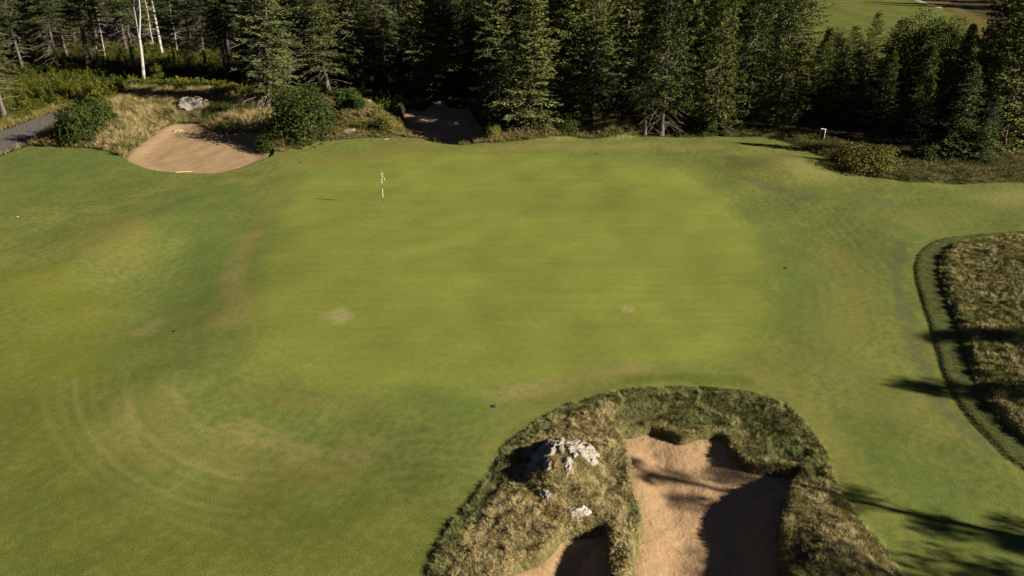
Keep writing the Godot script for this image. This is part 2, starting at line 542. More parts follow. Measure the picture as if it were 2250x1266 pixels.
func scatter(called: String, label: String, category: String, meshes: Array, over: Feat, per_m2: float, keep: Callable, tint: Callable, smin: float, smax: float, matted: float, sd: int, level = null) -> void:
	rng.seed = sd
	var places: Array = []
	var tones: Array = []
	for m in meshes:
		places.append([])
		tones.append([])
	var lo := Vector2(over.x0, over.z0)
	var hi := lo + Vector2(over.w, over.h) * over.step
	var total := int((hi.x - lo.x) * (hi.y - lo.y) * per_m2)
	for k in total:
		var x := rnd(lo.x, hi.x)
		var z := rnd(lo.y, hi.y)
		var f: float = keep.call(x, z)
		if f <= 0.0 or rng.randf() > f: continue
		var y: float = level.call(x, z) + 0.004 if level != null else H(x, z)
		var s := rnd(smin, smax) * lerpf(0.6, 1.0, minf(f, 1.0))
		var b := Basis(Vector3.UP, rnd(0, TAU))
		if matted > 0.0:
			var an := n_mid.get_noise_2d(x * 1.3 + 40.0, z * 1.3) * 7.0 + 2.4
			b = Basis(Vector3(sin(an), 0, -cos(an)).normalized(), matted * (0.55 + 0.9 * n_fine.get_noise_2d(x * 0.5, z * 0.5))) * b
		var nx := (H(x + 0.15, z) - H(x - 0.15, z)) / 0.3
		var nz := (H(x, z + 0.15) - H(x, z - 0.15)) / 0.3
		var up := Vector3(-nx * 0.5, 1.0, -nz * 0.5).normalized()
		b = Basis(Quaternion(Vector3.UP, up)) * b
		var w := rng.randi() % meshes.size()
		places[w].append(Transform3D(b.scaled(Vector3(s, s, s)), Vector3(x, y, z)))
		tones[w].append(tint.call(x, z))
	for w in meshes.size():
		var mm := MultiMesh.new()
		mm.transform_format = MultiMesh.TRANSFORM_3D
		mm.use_colors = true
		mm.mesh = meshes[w]
		mm.instance_count = places[w].size()
		for k in places[w].size():
			mm.set_instance_transform(k, places[w][k])
			mm.set_instance_color(k, tones[w][k])
		var o := MultiMeshInstance3D.new()
		o.multimesh = mm
		o.name = numbered(called)
		add_child(o, true)
		tag(o, label, category, "", "stuff")

func make_rock(r: Vector3, sd: int, crack: float, col: Color) -> Mesh:
	var n := FastNoiseLite.new()
	n.seed = sd
	n.frequency = 0.9
	n.fractal_octaves = 4
	var st := SurfaceTool.new()
	st.begin(Mesh.PRIMITIVE_TRIANGLES)
	st.set_smooth_group(0)
	var rows := 56
	var cols := 84
	var pt := func(i: int, j: int) -> Vector3:
		var th := PI * j / rows
		var ph := TAU * (i % cols) / cols
		var d := Vector3(sin(th) * cos(ph), cos(th), sin(th) * sin(ph))
		var q := Vector3(signf(d.x) * pow(absf(d.x), 0.7), signf(d.y) * pow(absf(d.y), 0.7), signf(d.z) * pow(absf(d.z), 0.7))
		var k := 1.0 + 0.35 * n.get_noise_3d(q.x * 1.1, q.y * 1.1, q.z * 1.1)
		k += crack * (absf(n_ridge.get_noise_3d(q.x * r.x * 1.5 + q.y * r.y * 0.5 + sd, q.y * r.y * 0.7, q.z * r.z * 1.5)) * 2.0 - 0.55)
		return Vector3(q.x * r.x, q.y * r.y, q.z * r.z) * k * 0.8
	for j in rows:
		for i in cols:
			var a: Vector3 = pt.call(i, j); var b: Vector3 = pt.call(i + 1, j)
			var c: Vector3 = pt.call(i, j + 1); var d: Vector3 = pt.call(i + 1, j + 1)
			for q in ([a, b, c, b, d, c] if j > 0 and j < rows - 1 else ([a, d, c] if j == 0 else [a, b, c])):
				st.add_vertex(q)
	st.generate_normals()
	var m := st.commit()
	m.surface_set_material(0, rock_mat(col))
	return m
func rock_mat(col: Color) -> StandardMaterial3D:
	var m := plain(col, 0.9, false, 0.25)
	m.albedo_texture = tex_rock
	m.uv1_triplanar = true
	m.uv1_scale = Vector3(0.7, 0.7, 0.7)
	m.heightmap_enabled = true
	m.heightmap_texture = tex_rock
	m.heightmap_scale = 9.0
	return m
var tex_rock: NoiseTexture2D
var f_rocks: Array[Feat] = []

# ---------------------------------------------------------------- the land
var f_near: Feat; var f_a: Feat; var f_b: Feat; var f_io: Feat; var f_ii: Feat; var f_l: Feat; var f_fl: Feat
var f_mm: Feat; var f_k: Feat; var f_mr: Feat; var f_sr: Feat; var f_turf: Feat; var f_green: Feat; var f_path: Feat
var zl0 := 0.0; var zl1 := 0.0; var zk0 := 0.0; var zk1 := 0.0

func sand_a(x: float, z: float) -> float: return -0.62 + 0.2 * sm(-1.3, 0.0, f_a.sd(x, z)) + 0.032 * n_mid.get_noise_2d(x * 2.0, z * 2.0) + 0.012 * n_fine.get_noise_2d(x, z)
func sand_b(x: float, z: float) -> float: return -0.35 + 0.25 * sm(-1.0, 0.0, f_b.sd(x, z)) + 0.04 * n_mid.get_noise_2d(x * 2.0, z * 2.0)
func sand_l(x: float, z: float) -> float: return lerpf(-0.45, 0.0, clampf((zl0 - z) / (zl0 - zl1), 0.0, 1.0)) + 0.16 * sm(-1.2, 0.0, f_l.sd(x, z)) + 0.05 * n_mid.get_noise_2d(x, z)
func sand_k(x: float, z: float) -> float: return lerpf(-2.4, 0.35, pow(clampf((zk0 - z) / (zk0 - zk1), 0.0, 1.0), 1.2)) + 0.35 * n_mid.get_noise_2d(x * 0.5, z * 0.5)

func over_feat(f: Feat, fn: Callable) -> void:      # fn(index, x, z, signed distance) for every raster cell near a feature
	var i0 := maxi(0, int((f.x0 - X0) / CELL)); var i1 := mini(GW - 1, int((f.x0 + f.w * f.step - X0) / CELL))
	var j0 := maxi(0, int((f.z0 - Z0) / CELL)); var j1 := mini(GH - 1, int((f.z0 + f.h * f.step - Z0) / CELL))
	for j in range(j0, j1 + 1):
		var z := Z0 + (j + 0.5) * CELL
		for i in range(i0, i1 + 1):
			var x := X0 + (i + 0.5) * CELL
			var s := f.sd(x, z)
			if s < 90.0: fn.call(j * GW + i, x, z, s)

func dome(at: Vector3, rx: float, rz: float, hh: float, flat := 0.2, rag := 0.12) -> void:
	var i0 := maxi(0, int((at.x - rx - X0) / CELL)); var i1 := mini(GW - 1, int((at.x + rx - X0) / CELL))
	var j0 := maxi(0, int((at.z - rz - Z0) / CELL)); var j1 := mini(GH - 1, int((at.z + rz - Z0) / CELL))
	for j in range(j0, j1 + 1):
		for i in range(i0, i1 + 1):
			var x := X0 + (i + 0.5) * CELL
			var z := Z0 + (j + 0.5) * CELL
			var e := sqrt(pow((x - at.x) / rx, 2.0) + pow((z - at.z) / rz, 2.0)) + rag * n_mid.get_noise_2d(x, z)
			if e < 1.0: hgt[j * GW + i] += hh * (1.0 - sm(flat, 1.0, e))

func shape_land() -> void:
	f_green = Feat.new(outline([640,430, 700,370, 850,337, 1100,337, 1300,348, 1480,368, 1580,420, 1640,500, 1690,600, 1690,720, 1600,785, 1400,808, 1200,848, 1000,862, 800,858, 680,848, 600,800, 560,700, 570,600, 600,500]), 0.25, 11.0)
	f_turf = Feat.new(outline([-60,365, 0,341, 70,318, 140,325, 225,329, 280,351, 320,366, 370,375, 430,379, 490,376, 540,365, 580,350, 600,335, 640,317, 700,313, 800,305, 880,302, 920,304, 960,314, 1010,318, 1060,312, 1160,310, 1260,303, 1290,306, 1400,300, 1480,300, 1570,298, 1690,304, 1760,322, 1800,341, 1850,367, 1900,388, 1960,398, 2050,405, 2250,402, 2700,420, 2900,1400, 1125,1500, -700,1400, -600,500], 0.0, 1), 0.5, 2.0)
	f_near = Feat.new(outline([935,1266, 960,1200, 1000,1140, 1060,1070, 1100,1000, 1120,965, 1180,925, 1250,890, 1330,868, 1430,855, 1530,853, 1640,860, 1720,885, 1770,925, 1810,980, 1830,1040, 1850,1090, 1900,1160, 1960,1230, 1990,1300, 2000,1420, 1500,1450, 900,1420]), 0.1, 1.0)
	f_a = Feat.new(outline([1352,965, 1395,958, 1430,950, 1470,962, 1500,975, 1535,962, 1590,965, 1610,1000, 1640,1030, 1680,1040, 1755,1050, 1745,1075, 1730,1110, 1715,1160, 1712,1210, 1716,1266, 1720,1400, 1390,1400, 1388,1266, 1392,1230, 1405,1190, 1410,1160, 1392,1115, 1385,1080, 1385,1030, 1370,990], -0.35, 2), 0.07, 0.8)
	f_b = Feat.new(outline([1228,1195, 1245,1185, 1290,1182, 1320,1178, 1335,1192, 1336,1266, 1336,1400, 1060,1400, 1110,1290, 1130,1262, 1180,1245, 1215,1215], -0.1, 2), 0.07, 0.8)
	f_io = Feat.new(outline([2250,1035, 2180,975, 2120,905, 2080,830, 2050,740, 2025,660, 2010,600, 2020,560, 2060,530, 2120,516, 2250,510, 2500,520, 2650,800, 2500,1150]), 0.12, 3.0)
	f_ii = Feat.new(outline([2250,980, 2200,935, 2160,875, 2125,790, 2097,710, 2072,640, 2062,590, 2075,562, 2115,538, 2250,520, 2450,540, 2550,800, 2450,1080]), 0.12, 0.8)
	f_l = Feat.new(outline([278,348, 300,325, 340,300, 365,285, 395,277, 440,279, 460,292, 500,297, 550,293, 578,302, 598,335, 580,350, 540,365, 490,376, 430,379, 370,375, 320,366]), 0.12, 1.0)
	f_fl = Feat.new(outline([75,319, 140,325, 225,329, 280,351, 300,325, 340,300, 365,285, 395,277, 440,279, 460,292, 500,297, 550,293, 578,302, 600,335, 650,312, 610,240, 480,215, 330,205, 240,215, 185,250, 135,283], 0.0, 2), 0.2, 1.0)
	f_mm = Feat.new(outline([600,335, 700,313, 780,304, 880,302, 893,285, 870,250, 830,215, 760,200, 700,210, 640,250]), 0.2, 1.0)
	f_k = Feat.new(outline([880,250, 905,232, 930,238, 965,224, 1000,234, 1030,230, 1050,250, 1066,262, 1072,296, 1040,310, 1000,315, 950,310, 905,295, 885,280]), 0.2, 1.0)
	f_mr = Feat.new(outline([1062,312, 1160,310, 1260,303, 1290,306, 1400,300, 1405,280, 1370,255, 1320,250, 1270,265, 1200,275, 1100,285]), 0.2, 1.0)
	f_sr = Feat.new(outline([1480,300, 1570,298, 1690,304, 1760,322, 1800,341, 1850,367, 1900,388, 1960,398, 2050,405, 2250,402, 2500,405, 2500,345, 2250,338, 2050,340, 1900,325, 1820,300, 1700,285, 1500,283], 0.0, 2), 0.25, 1.0)
	f_path = Feat.new(outline([-80,368, 0,338, 60,318, 110,292, 170,264, 215,243, 250,226, 300,210, 270,205, 225,218, 180,230, 130,243, 70,265, 0,290, -90,318], 0.0, 2), 0.2, 1.0)
	zl0 = P(430, 379).z; zl1 = P(420, 279).z; zk0 = P(1000, 315).z; zk1 = P(950, 222).z
	hgt.resize(GW * GH)
	for j in GH:
		var z := Z0 + (j + 0.5) * CELL
		for i in GW:
			var x := X0 + (i + 0.5) * CELL
			hgt[j * GW + i] = 0.16 * n_low.get_noise_2d(x * 1.6, z * 1.6) * sm(-90.0, -80.0, z) * sm(51.0, 45.0, absf(x))
	var xl0 := P(1430, 1050).x
	var xl1 := P(1350, 1050).x
	dome(P(400, 620), 7.0, 11.0, -0.45, 0.0, 0.0)      # the swale beside the green
	dome(P(250, 520), 5.0, 7.0, 0.25, 0.0, 0.0)
	dome(P(1740, 370), 6.0, 4.0, 0.5, 0.0, 0.0)
	dome(P(600, 1000), 7.0, 4.0, -0.25, 0.0, 0.0)
	over_feat(f_near, func(o: int, x: float, z: float, s: float) -> void:
		if s < 0.0:
			var left := sm(xl0, xl1, x)
			hgt[o] += 0.05 * sm(0.0, -0.1, s) + left * 0.14 * sm(-0.1, -1.4, s) - (1.0 - left) * 0.22 * sm(-0.1, -1.6, s) * sm(P(1500, 1060).z, P(1500, 990).z, z)
			hgt[o] += 0.07 * n_fine.get_noise_2d(x, z))
	dome(P(1242, 1012, 0.5), 1.5, 1.75, 0.52, 0.25)
	dome(P(1200, 1120, 0.3), 2.0, 2.4, 0.2, 0.1)
	dome(P(1370, 1240, 0.2), 0.75, 2.5, 0.3, 0.1)
	dome(P(1820, 1180, 0.4), 1.7, 3.6, 0.42, 0.15)
	dome(P(1880, 1330, 0.5), 2.2, 3.0, 0.3, 0.15)
	over_feat(f_a, func(o: int, x: float, z: float, s: float) -> void:
		hgt[o] += 0.08 * sm(0.5, 0.05, s)
		hgt[o] = lerpf(hgt[o], sand_a(x, z) - 0.25, sm(0.06, -0.1, s)))
	over_feat(f_b, func(o: int, x: float, z: float, s: float) -> void:
		hgt[o] = lerpf(hgt[o], sand_b(x, z) - 0.25, sm(0.06, -0.1, s)))
	over_feat(f_io, func(o: int, _x: float, _z: float, s: float) -> void: hgt[o] += 0.08 * sm(0.05, -0.12, s) + 0.1 * sm(0.0, -1.5, s))
	over_feat(f_ii, func(o: int, x: float, z: float, s: float) -> void: hgt[o] += 0.17 * sm(0.05, -0.4, s) + 0.4 * sm(0.0, -5.0, s) + (0.12 * n_fine.get_noise_2d(x * 0.7, z * 0.7) if s < 0.0 else 0.0))
	over_feat(f_fl, func(o: int, x: float, z: float, s: float) -> void: hgt[o] += 0.75 * sm(0.0, -2.2, s) * sm(P(400, 338).z, P(400, 308).z, z) + 0.25 * sm(0.0, -1.0, s) + (0.15 * n_mid.get_noise_2d(x, z) if s < 0.0 else 0.0))
	over_feat(f_mm, func(o: int, _x: float, _z: float, s: float) -> void: hgt[o] += 0.3 * sm(0.0, -1.0, s))
	dome(P(785, 240, 1.2), 3.6, 3.4, 1.5, 0.1)
	dome(P(650, 270, 0.6), 3.0, 3.0, 0.6, 0.1)
	dome(P(1345, 278, 0.5), 2.4, 2.4, 0.75, 0.1)
	dome(P(1190, 290, 0.3), 3.4, 2.2, 0.35, 0.1)
	over_feat(f_sr, func(o: int, x: float, z: float, s: float) -> void: hgt[o] += 0.2 * sm(0.0, -1.0, s) + (0.1 * n_mid.get_noise_2d(x, z) if s < 0.0 else 0.0))
	over_feat(f_l, func(o: int, x: float, z: float, s: float) -> void:
		hgt[o] = lerpf(hgt[o], sand_l(x, z) - 0.3, sm(0.08, -0.15, s)))
	over_feat(f_k, func(o: int, x: float, z: float, s: float) -> void:
		hgt[o] += 0.5 * sm(1.0, 0.1, s) * sm(P(950, 270).z, P(950, 245).z, z)
		hgt[o] = lerpf(hgt[o], sand_k(x, z) - 0.3, sm(0.1, -0.2, s)))

func paint_land() -> void:
	cr.resize(GW * GH); cg.resize(GW * GH); cb.resize(GW * GH)
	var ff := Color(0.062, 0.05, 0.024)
	var fa := lit(112, 120, 60)
	var fb := lit(122, 126, 62)
	var tan0 := lit(144, 133, 76)
	var fg := lit(141, 145, 66)
	var fg2 := lit(131, 137, 62)
	for j in GH:
		var z := Z0 + (j + 0.5) * CELL
		for i in GW:
			var x := X0 + (i + 0.5) * CELL
			var o := j * GW + i
			var a := n_low.get_noise_2d(x, z)
			var b := n_mid.get_noise_2d(x, z)
			var c := n_fine.get_noise_2d(x, z)
			var t := f_turf.sd(x, z)
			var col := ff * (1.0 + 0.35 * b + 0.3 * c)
			if t < 0.3:
				var turf := fa.lerp(fb, clampf(0.5 + 1.1 * a + 0.55 * b, 0.0, 1.0))
				turf = grass_tone(turf, 0.1 * b + 0.3 * c + 0.16 * n_mid.get_noise_2d(x * 5.0 + z * 2.0, z * 0.9 - x * 0.5))
				var dry := sm(0.12, 0.5, n_mid.get_noise_2d(x * 0.5 + 20.0, z * 0.9)) * sm(-0.1, 0.35, a + 0.15)
				turf = turf.lerp(tan0, 0.42 * dry * (0.7 + 0.6 * c))
				var g := f_green.sd(x, z)
				if g > 0.0 and g < 11.0:
					var arc := sin(g * TAU / 0.62 + 2.2 * n_low.get_noise_2d(x * 2.0, z * 2.0)) * sm(-0.15, 0.3, n_mid.get_noise_2d(x * 0.35 + 70.0, z * 0.35)) * sm(11.0, 7.0, g)
					turf = turf.lerp(tan0, 0.5 * maxf(arc, 0.0) * (0.7 + 0.8 * c))
					turf = turf.lerp(fg2, 0.3 * sm(3.5, 0.0, g + b))
				var gi := f_io.sd(x, z)
				if gi > 0.0 and gi < 3.0:
					turf = turf.lerp(tan0, 0.25 * maxf(sin(gi * TAU / 0.4), 0.0) * sm(0.8, 0.3, gi) * (0.6 + c))
				if g < 2.2:
					var gc := fg.lerp(fg2, clampf(0.45 + 1.2 * n_low.get_noise_2d(x * 1.5 + 50.0, z * 2.5), 0.0, 1.0))
					gc = grass_tone(gc, 0.04 * b + 0.12 * c + 0.09 * n_mid.get_noise_2d(x * 0.3, z * 3.5))
					turf = turf.lerp(gc, sm(0.8, -0.8, g + 0.9 * b))
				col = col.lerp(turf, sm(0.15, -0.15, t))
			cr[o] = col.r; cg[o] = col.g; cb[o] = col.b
	var tan1 := lit(158, 142, 88)
	var tan2 := lit(140, 128, 68)
	var deep := lit(101, 117, 55)
	var grey := lit(104, 102, 72)
	var olive := lit(105, 107, 40)
	# lusher and drier areas of the fairway, plus one corner dimmed by paint
	stroke([430,430, 470,540, 400,650, 330,760, 280,860], 4.2, deep, 0.6, 0.8)
	stroke([60,900, 130,1200, 500,1200, 800,1180], 5.0, olive, 0.7, 0.8)  # vignette of the near left corner, put into the turf colour
	stroke([60,620, 160,700, 120,800], 3.5, lit(124, 126, 42), 0.7, 0.8)
	stroke([130,400, 80,360], 3.5, deep, 0.5, 0.8)
	stroke([200,545, 280,505], 2.2, tan2, 0.5, 0.9)
	stroke([265,480, 300,520, 285,570], 1.4, lit(146, 132, 70), 0.5, 0.9)
	stroke([640,395, 600,450, 560,510], 0.9, tan2, 0.6, 0.8)
	stroke([545,515, 520,580, 505,640], 1.1, tan1, 0.6, 0.9)
	stroke([530,660, 490,700], 1.2, tan1, 0.65, 0.9)
	stroke([310,715, 345,690], 0.75, tan1, 0.75, 1.0)
	stroke([660,365, 760,350, 860,330, 950,325], 1.7, tan2, 0.75, 0.8)
	stroke([1060,328, 1180,322, 1330,325, 1420,318], 1.8, tan1, 0.65, 0.9)
	stroke([1480,325, 1560,322], 2.0, tan1, 0.7, 1.0)
	stroke([620,345, 700,332], 1.2, tan2, 0.6, 0.9)
	stroke([1690,355, 1740,375, 1800,390], 2.2, tan1, 0.6, 1.0)
	stroke([1660,400, 1720,415, 1760,430], 1.6, grey, 0.75, 1.0)
	stroke([1600,350, 1640,365], 1.5, grey, 0.5, 1.0)
	stroke([1900,450, 1960,445], 1.4, grey, 0.45, 1.0)
	stroke([2180,440, 2250,430], 2.0, tan1, 0.6, 1.0)
	stroke([2000,490, 2080,470], 2.2, tan2, 0.5, 1.0)
	stroke([1720,540, 1760,620, 1740,720], 2.0, deep, 0.6, 0.9)
	stroke([1840,560, 1880,640, 1850,720], 1.8, tan2, 0.5, 1.0)
	stroke([1820,760, 1900,820, 1960,900], 2.0, lit(128, 126, 66), 0.6, 1.0)
	stroke([1900,960, 2000,1040, 2100,1140], 2.0, deep, 0.6, 0.9)
	stroke([1985,540, 1965,620, 2010,760, 2080,900, 2180,1000], 0.55, grey, 0.75, 0.8)
	stroke([1100,870, 1190,850, 1300,825, 1390,812], 1.0, tan1, 0.75, 1.0)
	stroke([1230,880, 1120,930, 1080,980], 0.6, tan2, 0.5, 1.0)
	stroke([1680,830, 1760,870, 1830,960, 1860,1050], 0.9, tan2, 0.6, 1.0)
	stroke([1380,838, 1500,832, 1640,838], 0.6, lit(96, 104, 34), 0.7, 0.4)
	stroke([900,860, 1000,890, 1050,900], 1.2, deep, 0.6, 0.8)
	# the mower's turning arcs and the worn ground in front
	stroke([290,850, 285,920, 300,980, 345,1020], 0.35, tan1, 0.5, 0.9)
	stroke([262,880, 255,930, 270,990], 0.3, tan1, 0.35, 0.9)
	stroke([355,850, 400,880], 0.3, tan1, 0.5, 0.9)
	stroke([350,860, 380,950, 350,990], 1.1, tan2, 0.4, 1.0)
	stroke([220,950, 240,1000], 0.8, tan2, 0.4, 1.0)
	stroke([500,930, 600,965, 720,985, 800,1000], 0.55, tan1, 0.55, 1.0)
	stroke([480,960, 560,1010, 700,1020], 1.1, tan2, 0.55, 1.0)
	stroke([600,870, 700,885, 800,890], 0.7, tan2, 0.5, 1.0)
	stroke([530,1060, 640,1060, 760,1040], 1.0, tan2, 0.45, 1.0)
	for q in [[530, 920], [640, 1000], [420, 1010], [760, 950]]: stroke([q[0], q[1], q[0] + 90, q[1] + 22], 0.5, tan1, 0.4, 1.0)
	for k in 9:
		var line := []
		for m in 9:
			var an := deg_to_rad(lerpf(78.0 + k * 3.0, 196.0 - k * 2.0, m / 8.0))
			line.append(585.0 + cos(an) * (205.0 + 36.0 * k))
			line.append(850.0 + sin(an) * (112.0 + 27.0 * k))
		stroke(line, 0.2, tan1 if k % 3 == 0 else tan2, 0.42, 1.0)
	# patches of thin grass on the green, with a paler ring round the larger ones
	for q in [[746, 692, 0.85, 0.75], [1381, 681, 0.5, 0.85], [1562, 737, 0.42, 0.4], [674, 799, 0.3, 0.6]]:
		var at := P(q[0], q[1])
		var r: float = q[2]
		for j in range(int((at.z - 2.0 - Z0) / CELL), int((at.z + 2.0 - Z0) / CELL)):
			for i in range(int((at.x - 2.0 - X0) / CELL), int((at.x + 2.0 - X0) / CELL)):
				var x := X0 + (i + 0.5) * CELL
				var z := Z0 + (j + 0.5) * CELL
				var d := Vector2((x - at.x), (z - at.z) * (1.0 if r > 0.45 else 1.5)).length() * (1.0 + 0.6 * n_mid.get_noise_2d(x * 1.6, z * 1.6))
				mixc(j * GW + i, lit(164, 154, 104), 1.25 * q[3] * sm(r * 1.1, r * 0.4, d) * (0.75 + 0.9 * n_fine.get_noise_2d(x * 2.0, z * 2.0)))
				if r > 0.45:
					mixc(j * GW + i, lit(118, 126, 46), 0.28 * sm(0.2, 0.0, absf(d - r * 1.12)) * (0.6 + 0.9 * n_fine.get_noise_2d(x, z)))
					mixc(j * GW + i, lit(150, 150, 68), 0.25 * sm(0.2, 0.0, absf(d - r * 1.32)) * (0.6 + 0.9 * n_fine.get_noise_2d(x, z)))
	# soil under the rough, the collars and the wood
	var straw := Color(0.13, 0.115, 0.05)
	var soil := func(f: Feat, c: Color) -> void:
		over_feat(f, func(o: int, x: float, z: float, s: float) -> void: mixc(o, c * (0.9 + 0.5 * n_fine.get_noise_2d(x, z)), sm(0.08, -0.08, s)))
	soil.call(f_near, Color(0.15, 0.13, 0.06))
	soil.call(f_io, Color(0.12, 0.135, 0.045))
	soil.call(f_ii, Color(0.17, 0.16, 0.07))
	soil.call(f_fl, straw)
	soil.call(f_mm, Color(0.15, 0.12, 0.06))
	soil.call(f_mr, Color(0.12, 0.11, 0.045))
	soil.call(f_sr, Color(0.09, 0.088, 0.035))

func build_land() -> void:
	var xs := PackedFloat32Array()
	var zs := PackedFloat32Array()
	var span := func(a: PackedFloat32Array, from: float, to: float, st: float) -> void:
		var n := maxi(1, int(roundf(absf(to - from) / st)))
		for k in n: a.append(lerpf(from, to, float(k) / n))
	span.call(xs, -620.0, -120.0, 60.0); span.call(xs, -120.0, -47.0, 6.0); span.call(xs, -47.0, -20.0, 0.27); span.call(xs, -20.0, 20.0, 0.125); span.call(xs, 20.0, 47.0, 0.27)
	span.call(xs, 47.0, 120.0, 6.0); span.call(xs, 120.0, 620.0, 60.0); xs.append(620.0)
	span.call(zs, -700.0, -130.0, 40.0); span.call(zs, -130.0, -82.0, 3.0); span.call(zs, -82.0, -28.0, 0.2); span.call(zs, -28.0, -13.5, 0.1); span.call(zs, -13.5, 0.0, 0.9); span.call(zs, 0.0, 100.0, 12.0); zs.append(100.0)
	var w := xs.size()
	var h := zs.size()
	var v := PackedVector3Array(); var nr := PackedVector3Array(); var u1 := PackedVector2Array(); var u2 := PackedVector2Array()
	v.resize(w * h); nr.resize(w * h); u1.resize(w * h); u2.resize(w * h)
	for j in h:
		for i in w:
			var x := xs[i]
			var z := zs[j]
			var o := j * w + i
			v[o] = Vector3(x, H(x, z), z)
			nr[o] = Vector3(H(x - 0.1, z) - H(x + 0.1, z), 0.2, H(x, z - 0.1) - H(x, z + 0.1)).normalized()
			u1[o] = Vector2(clampf((x - X0) / (GW * CELL), 0.002, 0.998), clampf((z - Z0) / (GH * CELL), 0.002, 0.998))
			u2[o] = Vector2(x / 3.9, z / 3.9)
	var by := PackedByteArray()
	by.resize(GW * GH * 3)
	for o in GW * GH:
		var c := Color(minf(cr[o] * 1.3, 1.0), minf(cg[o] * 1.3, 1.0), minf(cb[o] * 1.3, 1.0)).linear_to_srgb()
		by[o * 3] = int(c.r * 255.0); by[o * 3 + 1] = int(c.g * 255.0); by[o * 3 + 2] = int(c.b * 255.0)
	var mat := StandardMaterial3D.new()
	mat.albedo_texture = ImageTexture.create_from_image(Image.create_from_data(GW, GH, false, Image.FORMAT_RGB8, by))
	mat.texture_repeat = true
	mat.roughness = 0.9
	mat.metallic_specular = 0.2
	mat.detail_enabled = true
	mat.detail_blend_mode = BaseMaterial3D.BLEND_MODE_MUL
	mat.detail_uv_layer = BaseMaterial3D.DETAIL_UV_2
	mat.detail_albedo = noise_tex(0.06, 4, Color(0.53, 0.56, 0.5), Color(1.0, 1.0, 1.0), 1024, 9)
	var pick: Array = [PackedInt32Array(), PackedInt32Array(), PackedInt32Array()]
	for j in h - 1:
		for i in w - 1:
			var cx := (xs[i] + xs[i + 1]) * 0.5
			var cz := (zs[j] + zs[j + 1]) * 0.5
			var k := 0
			if absf(cx) < 47.0 and cz > -82.0 and cz < 0.0:
				if f_green.sd(cx, cz) < 0.0: k = 1
				elif f_turf.sd(cx, cz) < 0.0 and f_near.sd(cx, cz) > 0.0 and f_io.sd(cx, cz) > 0.0: k = 2
			var o := j * w + i
			var a: PackedInt32Array = pick[k]
			a.append(o); a.append(o + 1); a.append(o + w); a.append(o + 1); a.append(o + w + 1); a.append(o + w)
			pick[k] = a
	var names := ["ground", "putting_green", "fairway"]
	for k in 3:
		var map := {}
		var v2 := PackedVector3Array(); var n2 := PackedVector3Array(); var a1 := PackedVector2Array(); var a2 := PackedVector2Array(); var ix := PackedInt32Array()
		for o in pick[k]:
			if not map.has(o):
				map[o] = v2.size()
				v2.append(v[o]); n2.append(nr[o]); a1.append(u1[o]); a2.append(u2[o])
			ix.append(map[o])
		var arr := []
		arr.resize(Mesh.ARRAY_MAX)
		arr[Mesh.ARRAY_VERTEX] = v2; arr[Mesh.ARRAY_NORMAL] = n2; arr[Mesh.ARRAY_TEX_UV] = a1; arr[Mesh.ARRAY_TEX_UV2] = a2; arr[Mesh.ARRAY_INDEX] = ix
		var m := ArrayMesh.new()
		m.add_surface_from_arrays(Mesh.PRIMITIVE_TRIANGLES, arr)
		m.surface_set_material(0, mat)
		tag(part(names[k], m, self), "", "", "", "structure")

func sheet(f: Feat, st: float, grow: float, hf: Callable, mat: Material) -> Mesh:      # a draped sheet that fills an outline
	var b := Buf.new()
	var nx := int(f.w * f.step / st)
	var nz := int(f.h * f.step / st)
	var map := {}
	for j in nz:
		for i in nx:
			var x := f.x0 + i * st
			var z := f.z0 + j * st
			if f.sd(x + st * 0.5, z + st * 0.5) > grow: continue
			var q := PackedInt32Array()
			for c in [[0, 0], [1, 0], [0, 1], [1, 1]]:
				var key: int = (j + c[1]) * 4096 + i + c[0]
				if not map.has(key):
					map[key] = b.v.size()
					var xx: float = x + c[0] * st
					var zz: float = z + c[1] * st
					b.v.append(Vector3(xx, hf.call(xx, zz), zz))
					b.n.append(Vector3(hf.call(xx - st, zz) - hf.call(xx + st, zz), 2.0 * st, hf.call(xx, zz - st) - hf.call(xx, zz + st)).normalized())
					b.c.append(Color.WHITE)
				q.append(map[key])
			for c in [0, 1, 2, 1, 3, 2]: b.ix.append(q[c])
	return b.mesh(mat)
func tri_mat(c: Color, tex: Texture2D, scale: float, relief: float, bump: Texture2D) -> StandardMaterial3D:
	var m := plain(c, 0.95, false, 0.15)
	m.albedo_texture = tex
	m.uv1_triplanar = true
	m.uv1_world_triplanar = true
	m.uv1_scale = Vector3(scale, scale, scale)
	if relief > 0.0:
		m.heightmap_enabled = true
		m.heightmap_texture = bump
		m.heightmap_scale = relief
	return m

